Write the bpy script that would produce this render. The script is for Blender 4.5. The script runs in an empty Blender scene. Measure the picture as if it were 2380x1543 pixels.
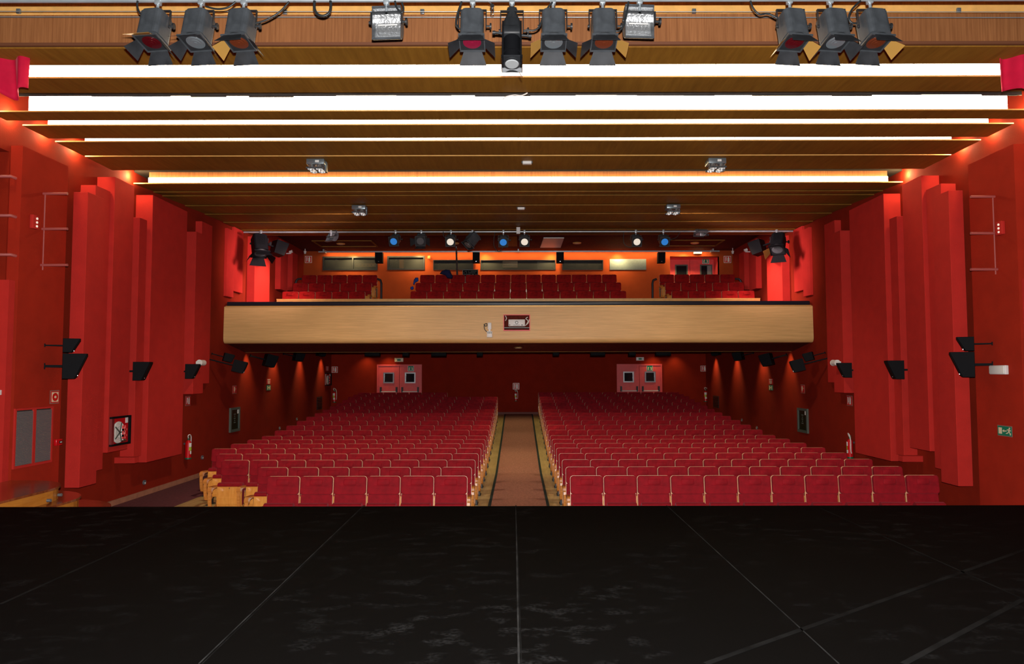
import bpy, bmesh, math, random
from mathutils import Matrix, Vector, Euler
random.seed(7)
scn = bpy.context.scene
COL = scn.collection
# ------------------------------------------------------------------ camera
F = 1700.0                                     # focal length in pixels of the 2380 x 1543 frame
CX, CY = 1205.0, 771.5
EYE = Vector((0, 0, 2.55))
PITCH = math.atan((865.0 - CY) / F)
ROLL = 0.0018
r0 = Vector((1, 0, 0)); f0 = Vector((0, math.cos(PITCH), math.sin(PITCH))); u0 = Vector((0, -math.sin(PITCH), math.cos(PITCH)))
CR = r0 * math.cos(ROLL) - u0 * math.sin(ROLL)
CU = u0 * math.cos(ROLL) + r0 * math.sin(ROLL)
cd = bpy.data.cameras.new('camera'); cam = bpy.data.objects.new('camera', cd); COL.objects.link(cam)
cd.sensor_fit = 'HORIZONTAL'; cd.sensor_width = 36.0; cd.lens = F / 2380 * 36.0
cd.shift_x = -(CX - 1190.0) / 2380; cd.clip_end = 200
cam.matrix_world = Matrix(((CR.x, CU.x, -f0.x, EYE.x), (CR.y, CU.y, -f0.y, EYE.y), (CR.z, CU.z, -f0.z, EYE.z), (0, 0, 0, 1)))
scn.camera = cam
def ray(px, py): return (CR * (px - CX) + CU * (CY - py) + f0 * F).normalized()
def onY(px, py, Y): d = ray(px, py); return EYE + d * (Y / d.y)
def onX(px, py, X): d = ray(px, py); return EYE + d * (X / d.x)
def onZ(px, py, Z): d = ray(px, py); return EYE + d * ((Z - EYE.z) / d.z)
# ------------------------------------------------------------------ world, exposure, big lights
scn.cycles.max_bounces = 7; scn.cycles.diffuse_bounces = 3; scn.cycles.glossy_bounces = 3; scn.cycles.caustics_reflective = False; scn.cycles.caustics_refractive = False
scn.view_settings.view_transform = 'Standard'; scn.view_settings.look = 'None'
scn.view_settings.gamma = 1.0; scn.view_settings.exposure = 0.0; scn.view_settings.use_curve_mapping = False
w = bpy.data.worlds.new('world'); scn.world = w; w.use_nodes = True
w.node_tree.nodes['Background'].inputs[0].default_value = (0.02, 0.012, 0.01, 1)
w.node_tree.nodes['Background'].inputs[1].default_value = 0.3
def light(kind, name, loc, power, color=(1, 1, 1), rot=(0, 0, 0), size=0.1, size_y=None, spot=None, blend=0.5):
    l = bpy.data.lights.new(name, kind); l.energy = power; l.color = color
    if kind == 'AREA':
        l.size = size
        if size_y: l.shape = 'RECTANGLE'; l.size_y = size_y
    else: l.shadow_soft_size = size
    if spot: l.spot_size = math.radians(spot); l.spot_blend = blend
    o = bpy.data.objects.new(name, l); o.location = loc; o.rotation_euler = rot; COL.objects.link(o); return o
FLASH = 4900
light('POINT', 'camera_flash', (0.02, -0.05, 2.75), FLASH, (1, 0.97, 0.95), size=0.04)
TUBE_E = 22.0                                  # emission of the fluorescent tubes
TUBE_C = (1.0, 0.72, 0.34)
# ------------------------------------------------------------------ materials
def nmat(name, col=(0.5, 0.5, 0.5), rough=0.6, metal=0.0, spec=0.5, sheen=0, emit=None, es=0, noise=0, nscale=8, bump=0, bscale=60, coat=0):
    m = bpy.data.materials.new(name); m.use_nodes = True; nt = m.node_tree; b = nt.nodes['Principled BSDF']
    b.inputs['Base Color'].default_value = (*col, 1); b.inputs['Roughness'].default_value = rough
    b.inputs['Metallic'].default_value = metal; b.inputs['Specular IOR Level'].default_value = spec
    if sheen: b.inputs['Sheen Weight'].default_value = sheen; b.inputs['Sheen Tint'].default_value = (1, 0.25, 0.3, 1); b.inputs['Sheen Roughness'].default_value = 0.4
    if coat: b.inputs['Coat Weight'].default_value = coat; b.inputs['Coat Roughness'].default_value = 0.15
    if emit: b.inputs['Emission Color'].default_value = (*emit, 1); b.inputs['Emission Strength'].default_value = es
    tc = nt.nodes.new('ShaderNodeTexCoord')
    if noise:
        n = nt.nodes.new('ShaderNodeTexNoise'); n.inputs['Scale'].default_value = nscale; n.inputs['Detail'].default_value = 4
        nt.links.new(tc.outputs['Object'], n.inputs['Vector'])
        mp = nt.nodes.new('ShaderNodeMapRange'); mp.inputs[1].default_value = 0.3; mp.inputs[2].default_value = 0.7
        mp.inputs[3].default_value = 1 - noise; mp.inputs[4].default_value = 1 + noise
        nt.links.new(n.outputs['Fac'], mp.inputs[0])
        mx = nt.nodes.new('ShaderNodeMix'); mx.data_type = 'RGBA'; mx.blend_type = 'MULTIPLY'; mx.inputs[0].default_value = 1
        mx.inputs[6].default_value = (*col, 1); nt.links.new(mp.outputs[0], mx.inputs[7])
        nt.links.new(mx.outputs[2], b.inputs['Base Color'])
    if bump:
        n = nt.nodes.new('ShaderNodeTexNoise'); n.inputs['Scale'].default_value = bscale; n.inputs['Detail'].default_value = 3
        nt.links.new(tc.outputs['Object'], n.inputs['Vector'])
        bp = nt.nodes.new('ShaderNodeBump'); bp.inputs['Strength'].default_value = bump; bp.inputs['Distance'].default_value = 0.01
        nt.links.new(n.outputs['Fac'], bp.inputs['Height']); nt.links.new(bp.outputs[0], b.inputs['Normal'])
    return m
def wood(name, c1, c2, scale=(1, 1, 1), rough=0.45, coat=0.0, big=0.15, spec=0.4):
    m = bpy.data.materials.new(name); m.use_nodes = True; nt = m.node_tree; b = nt.nodes['Principled BSDF']
    tc = nt.nodes.new('ShaderNodeTexCoord'); mp = nt.nodes.new('ShaderNodeMapping'); mp.inputs['Scale'].default_value = scale
    nt.links.new(tc.outputs['Object'], mp.inputs['Vector'])
    n = nt.nodes.new('ShaderNodeTexNoise'); n.inputs['Scale'].default_value = 1.0; n.inputs['Detail'].default_value = 6; n.inputs['Roughness'].default_value = 0.7
    nt.links.new(mp.outputs[0], n.inputs['Vector'])
    cr = nt.nodes.new('ShaderNodeValToRGB'); cr.color_ramp.elements[0].position = 0.32; cr.color_ramp.elements[1].position = 0.68
    cr.color_ramp.elements[0].color = (*c1, 1); cr.color_ramp.elements[1].color = (*c2, 1)
    nt.links.new(n.outputs['Fac'], cr.inputs[0])
    n2 = nt.nodes.new('ShaderNodeTexNoise'); n2.inputs['Scale'].default_value = 0.7; nt.links.new(tc.outputs['Object'], n2.inputs['Vector'])
    mr = nt.nodes.new('ShaderNodeMapRange'); mr.inputs[1].default_value = 0.3; mr.inputs[2].default_value = 0.7; mr.inputs[3].default_value = 1 - big; mr.inputs[4].default_value = 1 + big
    nt.links.new(n2.outputs['Fac'], mr.inputs[0])
    mx = nt.nodes.new('ShaderNodeMix'); mx.data_type = 'RGBA'; mx.blend_type = 'MULTIPLY'; mx.inputs[0].default_value = 1
    nt.links.new(cr.outputs[0], mx.inputs[6]); nt.links.new(mr.outputs[0], mx.inputs[7]); nt.links.new(mx.outputs[2], b.inputs['Base Color'])
    b.inputs['Roughness'].default_value = rough; b.inputs['Specular IOR Level'].default_value = spec
    if coat: b.inputs['Coat Weight'].default_value = coat; b.inputs['Coat Roughness'].default_value = 0.2
    return m
M = {}
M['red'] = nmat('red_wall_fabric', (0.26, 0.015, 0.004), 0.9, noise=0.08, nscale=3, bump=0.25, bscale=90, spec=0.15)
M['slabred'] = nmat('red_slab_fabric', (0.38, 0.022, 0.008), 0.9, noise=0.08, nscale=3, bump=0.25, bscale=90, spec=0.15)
M['balwall'] = nmat('red_balcony_paint_warm_glow', (0.36, 0.058, 0.013), 0.85, noise=0.08, nscale=3, bump=0.2, bscale=90, spec=0.15)  # same wall red, shifted to orange to carry the warm lamp glow
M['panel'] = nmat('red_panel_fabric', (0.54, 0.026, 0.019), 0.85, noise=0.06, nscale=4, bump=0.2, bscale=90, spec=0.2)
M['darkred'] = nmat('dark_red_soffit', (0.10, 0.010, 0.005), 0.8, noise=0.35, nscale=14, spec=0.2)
M['slat'] = wood('ceiling_slat_wood', (0.20, 0.086, 0.009), (0.28, 0.128, 0.015), (14, 1.2, 14), 0.6, spec=0.25)
M['fascia'] = wood('orange_fascia_wood', (0.20, 0.070, 0.022), (0.33, 0.130, 0.045), (45, 2, 1.2), 0.5)
M['slat_edge'] = nmat('bright_slat_edge', (0.75, 0.42, 0.12), 0.4, noise=0.1)
M['parapet'] = wood('pale_parapet_wood', (0.64, 0.37, 0.135), (0.80, 0.49, 0.195), (1.2, 10, 30), 0.45, big=0.06)
M['floorwood'] = wood('parquet_wood', (0.50, 0.36, 0.12), (0.72, 0.55, 0.22), (16, 2, 1), 0.35, coat=0.2)
M['ply'] = wood('orange_plywood', (0.70, 0.25, 0.035), (0.86, 0.38, 0.075), (26, 26, 3), 0.35, coat=0.4, big=0.08)
M['armwood'] = wood('bent_beech_wood', (0.52, 0.17, 0.025), (0.68, 0.27, 0.06), (6, 30, 30), 0.35, coat=0.4)
M['edgewood'] = nmat('pale_plywood_edge', (0.70, 0.36, 0.18), 0.4, noise=0.1, nscale=30)
M['stairwood'] = wood('varnished_stair_wood', (0.16, 0.03, 0.008), (0.34, 0.09, 0.03), (3, 14, 1), 0.25, coat=0.6, big=0.3)
M['stairface'] = wood('orange_stair_riser', (0.50, 0.17, 0.02), (0.62, 0.24, 0.035), (3, 3, 22), 0.4)
M['velvet'] = nmat('red_velvet', (0.26, 0.002, 0.008), 0.8, sheen=0.25, noise=0.2, nscale=9, bump=0.25, bscale=140, spec=0.25)
M['velvet_old'] = nmat('worn_balcony_velvet', (0.30, 0.004, 0.004), 0.8, sheen=0.15, noise=0.3, nscale=8, bump=0.25, bscale=140, spec=0.2)
M['black'] = nmat('matt_black_metal', (0.018, 0.020, 0.023), 0.5, noise=0.2, nscale=12)
M['greyblack'] = nmat('grey_black_enamel', (0.055, 0.062, 0.070), 0.42, noise=0.25, nscale=9, spec=0.6)
M['spk'] = nmat('speaker_black', (0.004, 0.0045, 0.006), 0.7, spec=0.15, bump=0.3, bscale=300)
M['chrome'] = nmat('steel', (0.65, 0.67, 0.70), 0.25, 1.0)
M['steel'] = nmat('galvanised_pipe', (0.50, 0.56, 0.60), 0.4, 0.6, noise=0.1)
M['refl'] = nmat('hammered_reflector', (0.80, 0.82, 0.84), 0.30, 0.9, bump=0.6, bscale=40)
M['white'] = nmat('white_plastic', (0.80, 0.78, 0.76), 0.4)
M['paper'] = nmat('white_label', (0.85, 0.85, 0.82), 0.6)
M['cream'] = nmat('luminescent_cream', (0.85, 0.72, 0.48), 0.5)
M['signred'] = nmat('sign_red', (0.62, 0.012, 0.008), 0.45)
M['signgreen'] = nmat('sign_green', (0.0, 0.22, 0.12), 0.45)
M['frame'] = nmat('sign_frame_clear', (0.30, 0.16, 0.13), 0.35)
M['signwhite'] = nmat('sign_white', (0.80, 0.77, 0.72), 0.5)
M['extred'] = nmat('extinguisher_red', (0.60, 0.006, 0.010), 0.25, coat=0.5)
M['green'] = nmat('green_plastic', (0.0, 0.12, 0.06), 0.4)
M['lime'] = nmat('lime_label', (0.42, 0.62, 0.05), 0.5)
M['pinkdoor'] = nmat('salmon_door_paint', (0.88, 0.085, 0.085), 0.45, noise=0.06, spec=0.5)
M['glassdark'] = nmat('dark_glass', (0.012, 0.014, 0.018), 0.08, spec=0.8)
M['stage'] = None
M['carpet'] = nmat('brown_aisle_carpet', (0.42, 0.19, 0.125), 0.95, noise=0.22, nscale=26, bump=0.4, bscale=200, spec=0.1)
M['carpetside'] = nmat('mauve_side_carpet', (0.15, 0.055, 0.060), 0.95, noise=0.15, nscale=20, spec=0.1)
M['carpetedge'] = nmat('dark_green_carpet_binding', (0.012, 0.028, 0.018), 0.9, noise=0.3, nscale=40)
M['skirt'] = nmat('tan_skirting', (0.40, 0.17, 0.10), 0.5, noise=0.15)
M['curtain'] = nmat('crimson_stage_curtain', (0.50, 0.004, 0.035), 0.8, sheen=0.3, noise=0.1, spec=0.2)
M['blackrail'] = nmat('black_rubber_rail', (0.010, 0.013, 0.022), 0.4)
M['boardgreen'] = nmat('dark_display_board', (0.010, 0.022, 0.008), 0.25, noise=0.4, nscale=30)
M['greyframe'] = nmat('grey_green_frame', (0.10, 0.13, 0.11), 0.4)
M['lens'] = nmat('clear_fresnel_lens', (0.13, 0.15, 0.165), 0.12, 0.0, spec=0.9, coat=1.0)
M['lensred'] = nmat('red_gel_lens', (0.07, 0.003, 0.006), 0.12, coat=0.8)
M['lenspink'] = nmat('magenta_gel_lens', (0.22, 0.008, 0.035), 0.12, coat=0.8)
M['lensamber'] = nmat('amber_gel_lens', (0.12, 0.025, 0.010), 0.12, coat=0.8)
M['lensblue'] = nmat('blue_gel_lens', (0.03, 0.25, 0.75), 0.12, coat=1.0, emit=(0.05, 0.35, 1.0), es=0.35)  # faint glow added to gels of unlit lanterns
M['lenswarm'] = nmat('warm_white_lens', (0.85, 0.78, 0.68), 0.15, coat=1.0, emit=(1, 0.9, 0.75), es=0.55)  # on balcony lanterns the glow stands in for reflected flash
M['cable'] = nmat('black_rubber_cable', (0.015, 0.018, 0.020), 0.45)
M['blue'] = nmat('blue_cloth', (0.01, 0.06, 0.36), 0.9, noise=0.3)
M['navy'] = nmat('navy_jacket_cloth', (0.006, 0.012, 0.07), 0.9, noise=0.3)
M['tube'] = nmat('lit_fluorescent_tube', (1, 1, 1), 0.5, emit=TUBE_C, es=TUBE_E)
M['tubecool'] = nmat('lit_fluorescent_tube_cool', (1, 1, 1), 0.5, emit=(1.0, 0.80, 0.55), es=TUBE_E)
M['whitetrim'] = nmat('white_batten', (0.75, 0.70, 0.62), 0.5)
M['led'] = nmat('lit_wash_lamp', (1, 1, 1), 0.5, emit=(1.0, 0.42, 0.06), es=14)
M['goldtrim'] = nmat('gold_trim', (0.95, 0.60, 0.18), 0.4, coat=0.5)  # bright gold base colour, does not emit
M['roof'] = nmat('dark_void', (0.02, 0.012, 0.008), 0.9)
M['booth'] = nmat('booth_wall_paint', (0.04, 0.032, 0.024), 0.8, noise=0.15, nscale=2)
M['boothdark'] = nmat('booth_dark', (0.03, 0.028, 0.025), 0.7)
M['greypanel'] = nmat('grey_blank_panel', (0.20, 0.25, 0.26), 0.5, noise=0.08, nscale=20)
M['gold'] = nmat('brass_line', (0.75, 0.42, 0.12), 0.35, 0.3)
M['greyknob'] = nmat('grey_step_light', (0.25, 0.30, 0.33), 0.3, 0.6)
M['flapdark'] = nmat('dark_flap_enamel', (0.022, 0.024, 0.028), 0.6, noise=0.3, nscale=9, spec=0.3)
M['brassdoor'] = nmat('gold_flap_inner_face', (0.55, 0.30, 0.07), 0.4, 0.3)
def pane_mat():
    m = bpy.data.materials.new('window_glass'); m.use_nodes = True; b = m.node_tree.nodes['Principled BSDF']
    b.inputs['Transmission Weight'].default_value = 0.92; b.inputs['Roughness'].default_value = 0.02; b.inputs['IOR'].default_value = 1.05
    b.inputs['Base Color'].default_value = (0.45, 0.48, 0.50, 1); return m
M['pane'] = pane_mat()
def stage_mat():
    m = bpy.data.materials.new('black_dance_floor'); m.use_nodes = True; nt = m.node_tree; b = nt.nodes['Principled BSDF']
    tc = nt.nodes.new('ShaderNodeTexCoord')
    def nz(scale, sx=1, sy=1, lo=0.5, hi=0.7, det=4):
        mp = nt.nodes.new('ShaderNodeMapping'); mp.inputs['Scale'].default_value = (sx, sy, 1); mp.inputs['Rotation'].default_value = (0, 0, 0.35)
        nt.links.new(tc.outputs['Object'], mp.inputs['Vector'])
        n = nt.nodes.new('ShaderNodeTexNoise'); n.inputs['Scale'].default_value = scale; n.inputs['Detail'].default_value = det
        nt.links.new(mp.outputs[0], n.inputs['Vector'])
        mr = nt.nodes.new('ShaderNodeMapRange'); mr.inputs[1].default_value = lo; mr.inputs[2].default_value = hi; nt.links.new(n.outputs['Fac'], mr.inputs[0]); return mr.outputs[0]
    a = nz(5.0, 1, 1.5, 0.55, 0.68, 2); c = nz(0.6, 1, 1, 0.4, 0.68, 2); d = nz(40, 1, 1, 0.35, 0.65, 2)
    mu = nt.nodes.new('ShaderNodeMath'); mu.operation = 'MULTIPLY'; nt.links.new(a, mu.inputs[0]); nt.links.new(c, mu.inputs[1])
    mu2 = nt.nodes.new('ShaderNodeMath'); mu2.operation = 'MULTIPLY'; nt.links.new(mu.outputs[0], mu2.inputs[0]); nt.links.new(d, mu2.inputs[1])
    mx = nt.nodes.new('ShaderNodeMix'); mx.data_type = 'RGBA'; mx.inputs[6].default_value = (0.0022, 0.0021, 0.0021, 1); mx.inputs[7].default_value = (0.016, 0.016, 0.0165, 1)
    nt.links.new(mu2.outputs[0], mx.inputs[0]); nt.links.new(mx.outputs[2], b.inputs['Base Color'])
    b.inputs['Roughness'].default_value = 0.8; b.inputs['Specular IOR Level'].default_value = 0.02
    return m
M['stage'] = stage_mat()
# ------------------------------------------------------------------ mesh builder
class MB:
    def __init__(s): s.v = []; s.f = []; s.mi = []; s.sm = []
    def add(s, vs, fs, mt=None, mi=0, smooth=False):
        o = len(s.v)
        for p in vs:
            p = Vector(p); s.v.append(tuple(mt @ p) if mt else tuple(p))
        for f in fs: s.f.append([i + o for i in f]); s.mi.append(mi); s.sm.append(smooth)
        return s
    def bm(s, bm, mt=None, mi=0, smooth=False):
        bm.verts.index_update()
        s.add([v.co.copy() for v in bm.verts], [[v.index for v in f.verts] for f in bm.faces], mt, mi, smooth); bm.free(); return s
    def box(s, x0, x1, y0, y1, z0, z1, mt=None, mi=0, bev=0, seg=2):
        if bev:
            b = bmesh.new(); bmesh.ops.create_cube(b, size=1)
            for v in b.verts: v.co = Vector(((x0 + x1) / 2 + v.co.x * (x1 - x0), (y0 + y1) / 2 + v.co.y * (y1 - y0), (z0 + z1) / 2 + v.co.z * (z1 - z0)))
            bmesh.ops.bevel(b, geom=b.edges[:], offset=bev, segments=seg, affect='EDGES', profile=0.5)
            return s.bm(b, mt, mi, seg > 1)
        v = [(x, y, z) for z in (z0, z1) for y in (y0, y1) for x in (x0, x1)]
        return s.add(v, [(0, 2, 3, 1), (4, 5, 7, 6), (0, 1, 5, 4), (2, 6, 7, 3), (0, 4, 6, 2), (1, 3, 7, 5)], mt, mi)
    def prism(s, pts, a0, a1, axis='y', mt=None, mi=0, bev=0):
        """polygon pts extruded along an axis. axis y: pts are (x,z); x: (y,z); z: (x,y)"""
        def mk(p, a): return {'y': (p[0], a, p[1]), 'x': (a, p[0], p[1]), 'z': (p[0], p[1], a)}[axis]
        n = len(pts); b = bmesh.new()
        va = [b.verts.new(mk(p, a0)) for p in pts]; vb = [b.verts.new(mk(p, a1)) for p in pts]
        b.faces.new(va); b.faces.new(vb[::-1])
        for i in range(n): b.faces.new((va[i], vb[i], vb[(i + 1) % n], va[(i + 1) % n]))
        bmesh.ops.recalc_face_normals(b, faces=b.faces[:])
        if bev:
            ed = [e for e in b.edges if (e.verts[0] in va) == (e.verts[1] in va)]
            bmesh.ops.bevel(b, geom=ed, offset=bev, segments=2, affect='EDGES', profile=0.5)
        return s.bm(b, mt, mi)
    def cyl(s, p0, p1, r, r2=None, n=16, mt=None, mi=0, caps=True):
        p0 = Vector(p0); p1 = Vector(p1); r2 = r if r2 is None else r2; d = (p1 - p0).normalized()
        a = d.orthogonal().normalized(); c = d.cross(a); vs = []
        for p, rr in ((p0, r), (p1, r2)):
            for i in range(n): t = 2 * math.pi * i / n; vs.append(p + (a * math.cos(t) + c * math.sin(t)) * rr)
        fs = [(i, (i + 1) % n, n + (i + 1) % n, n + i) for i in range(n)]
        s.add(vs, fs, mt, mi, True)
        if caps: s.add(vs, [tuple(range(n))[::-1], tuple(range(n, 2 * n))], mt, mi)
        return s
    def tube(s, pts, r, n=8, mt=None, mi=0):
        pts = [Vector(p) for p in pts]; vs = []; fs = []; prev = None
        for k, p in enumerate(pts):
            d = (pts[min(k + 1, len(pts) - 1)] - pts[max(k - 1, 0)]).normalized()
            a = (prev - d * prev.dot(d)).normalized() if prev is not None and (prev - d * prev.dot(d)).length > 1e-5 else d.orthogonal().normalized()
            prev = a; c = d.cross(a)
            for i in range(n): t = 2 * math.pi * i / n; vs.append(p + (a * math.cos(t) + c * math.sin(t)) * r)
        for k in range(len(pts) - 1):
            for i in range(n): fs.append((k * n + i, k * n + (i + 1) % n, (k + 1) * n + (i + 1) % n, (k + 1) * n + i))
        s.add(vs, fs, mt, mi, True)
        s.add(vs, [tuple(range(n))[::-1], tuple(range((len(pts) - 1) * n, len(pts) * n))], mt, mi); return s
    def strip(s, pts, wx0, wx1, th, mt=None, mi=0):
        """flat band following pts (y,z) with thickness th, between x = wx0 and wx1"""
        L = []; R = []
        for k, p in enumerate(pts):
            a = pts[max(k - 1, 0)]; b = pts[min(k + 1, len(pts) - 1)]; d = Vector((b[0] - a[0], b[1] - a[1])).normalized()
            nn = Vector((-d.y, d.x)) * th / 2; L.append((p[0] + nn.x, p[1] + nn.y)); R.append((p[0] - nn.x, p[1] - nn.y))
        vs = []
        for l, r in zip(L, R): vs += [(wx0, *l), (wx1, *l), (wx1, *r), (wx0, *r)]
        fs = [(0, 1, 2, 3), tuple((len(pts) - 1) * 4 + i for i in (3, 2, 1, 0))]
        for k in range(len(pts) - 1):
            for i in range(4): fs.append((k * 4 + i, (k + 1) * 4 + i, (k + 1) * 4 + (i + 1) % 4, k * 4 + (i + 1) % 4))
        return s.add(vs, fs, mt, mi)
    def mesh(s, name, mats):
        me = bpy.data.meshes.new(name); me.from_pydata(s.v, [], s.f)
        for m in mats: me.materials.append(m)
        me.polygons.foreach_set('material_index', s.mi); me.polygons.foreach_set('use_smooth', s.sm)
        me.update(); 
        b = bmesh.new(); b.from_mesh(me); bmesh.ops.recalc_face_normals(b, faces=b.faces[:]); b.to_mesh(me); b.free()
        return me
def smoothpath(pts, n=6):
    """Catmull-Rom through 3-D points"""
    P = [Vector(p) for p in pts]; out = []
    for i in range(len(P) - 1):
        a = P[max(i - 1, 0)]; b = P[i]; c = P[i + 1]; d = P[min(i + 2, len(P) - 1)]
        for k in range(n):
            t = k / n; out.append(0.5 * ((2 * b) + (c - a) * t + (2 * a - 5 * b + 4 * c - d) * t * t + (3 * b - a - 3 * c + d) * t ** 3))
    out.append(P[-1]); return out
def obj(name, mb, mats, parent=None, loc=None, label=None):
    if not isinstance(mats, (list, tuple)): mats = [mats]
    o = bpy.data.objects.new(name, mb.mesh(name, mats)); COL.objects.link(o)
    if parent is not None: o.parent = parent
    if loc is not None: o.location = loc
    if label: o['label'] = label
    return o
def thing(name, label, cat, loc=(0, 0, 0), rz=0, group=None):
    o = bpy.data.objects.new(name, None); COL.objects.link(o); o.location = loc; o.rotation_euler = (0, 0, rz)
    o.empty_display_size = 0.1; o['label'] = label; o['category'] = cat
    if group: o['group'] = group
    return o
def tag(o, label, cat, group=None, kind=None):
    o['label'] = label; o['category'] = cat
    if group: o['group'] = group
    if kind: o['kind'] = kind
    return o
def struct(name, mb, mats, parent=None, loc=None):
    o = obj(name, mb, mats, parent, loc)
    if parent is None: o['kind'] = 'structure'
    return o
def copy_tree(o, parent=None):
    c = o.copy(); COL.objects.link(c)
    if parent is not None: c.parent = parent
    for ch in o.children: copy_tree(ch, c)
    return c
def dup(root, loc, rot=None, label=None, group=None):
    kids = list(root.children); c = root.copy(); COL.objects.link(c)
    for ch in kids: copy_tree(ch, c)
    c.location = loc
    if rot is not None: c.rotation_euler = rot
    if label: c['label'] = label
    if group: c['group'] = group
    return c
ORD = ['first', 'second', 'third', 'fourth', 'fifth', 'sixth', 'seventh', 'eighth', 'ninth', 'tenth', 'eleventh', 'twelfth', 'thirteenth', 'fourteenth', 'fifteenth', 'sixteenth']
ROT = {'back': 0.0, 'left': math.pi / 2, 'right': -math.pi / 2}
# ================================================================== STRUCTURE
WX = 7.8                                       # half width of the hall
BACK = 30.5; BALW = 26.4
STZ = 0.95; STY = 8.86
ROW_PY = [1104.5, 1089.4, 1072.5, 1059, 1045.4, 1033.8, 1023.4, 1012, 999, 987.6, 976.9, 967.2, 958.8, 950.8, 942.8, 935.4, 928.2, 921.5, 916.2, 911.5]
ROW_Y = [11.42 + 1.065 * k - 0.0055 * k * k for k in range(20)]
ROW_Z = [onY(1205, p, y).z - 0.95 for p, y in zip(ROW_PY, ROW_Y)]
ROW_Z = [0.0 if k < 7 else max(0.0, z) for k, z in enumerate(ROW_Z)]
PROF = [(8.8, 0.0), (ROW_Y[6], 0.0)] + [(ROW_Y[k], ROW_Z[k]) for k in range(7, 20)] + [(BACK + 0.1, ROW_Z[19] + 0.02)]
def fz(y):
    for (a, za), (b, zb) in zip(PROF, PROF[1:]):
        if y <= b: return za + (zb - za) * (y - a) / (b - a)
    return PROF[-1][1]
def ribbon(x0, x1, y0, y1, dz=0.0, th=0.0):
    """surface lying on the floor profile"""
    ys = [y0] + [p[0] for p in PROF if y0 < p[0] < y1] + [y1]; mb = MB(); vs = []
    for y in ys: z = fz(y) + dz; vs += [(x0, y, z), (x1, y, z), (x1, y, z - th), (x0, y, z - th)]
    fs = [(0, 1, 2, 3), tuple((len(ys) - 1) * 4 + i for i in (3, 2, 1, 0))]
    for k in range(len(ys) - 1):
        for i in range(4): fs.append((k * 4 + i, k * 4 + (i + 1) % 4, (k + 1) * 4 + (i + 1) % 4, (k + 1) * 4 + i))
    return mb.add(vs, fs)
struct('floor', ribbon(-8.6, 8.6, 8.8, BACK + 0.1, 0, 0.3), M['floorwood'])
# stage
stage = struct('floor_stage', MB().box(-9.5, 9.5, -4, STY, 0.0, STZ), M['stage'])
def seam(name, a, b, wdt, mat):
    p = onZ(*a, STZ + .002); q = onZ(*b, STZ + .002); d = (q - p).normalized(); n = Vector((-d.y, d.x, 0)) * wdt / 2
    z = STZ + .0015
    mb = MB().add([(p.x + n.x, p.y + n.y, z), (q.x + n.x, q.y + n.y, z), (q.x - n.x, q.y - n.y, z), (p.x - n.x, p.y - n.y, z)], [(0, 1, 2, 3)])
    return obj(name, mb, mat, stage)
M['seam'] = nmat('grey_floor_tape', (0.024, 0.024, 0.024), 0.85, noise=0.6, nscale=4, spec=0.02)
M['seamdim'] = nmat('faint_floor_tape', (0.0075, 0.0075, 0.0075), 0.85, noise=0.5, nscale=4, spec=0.02)
for a, b, wd, m in [((1199, 1174), (1206, 1542), .012, 'seam'), ((1199.8, 1174), (1212, 1542), .006, 'seamdim'), ((846, 1174), (462, 1542), .010, 'seam'), ((849, 1174), (470, 1542), .008, 'seamdim'), ((1549, 1174), (1950, 1542), .010, 'seam'),
                    ((487, 1184), (0, 1404), .03, 'seamdim'), ((1905, 1180), (2379, 1392), .02, 'seamdim'), ((1640, 1542), (2379, 1278), .04, 'seamdim'), ((2100, 1542), (2379, 1392), .04, 'seamdim')]:
    seam('floor_seam', a, b, wd, M[m])
# side and back walls
for s, nm in ((-1, 'left'), (1, 'right')):
    mb = MB().box(s * WX if s > 0 else -WX - .25, s * WX + .25 if s > 0 else -WX, 11.05, BACK + .3, -0.3, 8.6)
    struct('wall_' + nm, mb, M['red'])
    mb = MB().box(s * 8.3 if s > 0 else -8.95, s * 8.95 if s > 0 else -8.3, 8.0, 11.05, -0.3, 8.6)
    mb.box(min(s * (WX + .25), s * 8.3), max(s * (WX + .25), s * 8.3), 11.05, 11.3, -.3, 8.6)
    struct('wall_' + nm + '_recess', mb, M['red'])
    zu = onX(20, 352, -WX).z
    struct('wall_' + nm + '_upper', MB().box(min(s * WX, s * 8.3), max(s * WX, s * 8.3), 8.3, 11.05, zu, 8.6), M['red'])
    # thick slab carrying grille, signs and ladder
    z1 = onX(155, 385, -7.62).z
    ye = abs(7.62 / (1059 / F)); sl = MB().box(min(s * 7.62, s * WX), max(s * 7.62, s * WX), 11.08, 12.22, 0, z1)
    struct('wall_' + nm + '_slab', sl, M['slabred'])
    zb = onY(15, 651, 10.95).z
    struct('wall_' + nm + '_pier', MB().box(min(s * 7.63, s * 8.3), max(s * 7.63, s * 8.3), 10.9, 11.03, 0, zb), M['panel'])
zbk = 3.45
mb = MB().box(-8.1, 8.1, BACK, BACK + .25, -.3, 4.2)
struct('wall_back', mb, M['red'])
struct('baseboard_left', ribbon(-WX, -WX + .025, 12.3, BACK, 0.11, 0.12), M['skirt'])
struct('baseboard_right', ribbon(WX - .025, WX, 12.3, BACK, 0.11, 0.12), M['skirt'])
struct('baseboard_back', MB().box(-7.77, 7.77, BACK - .02, BACK, fz(BACK), fz(BACK) + .09), nmat('red_skirting', (.16, .02, .008), .6))
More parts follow.
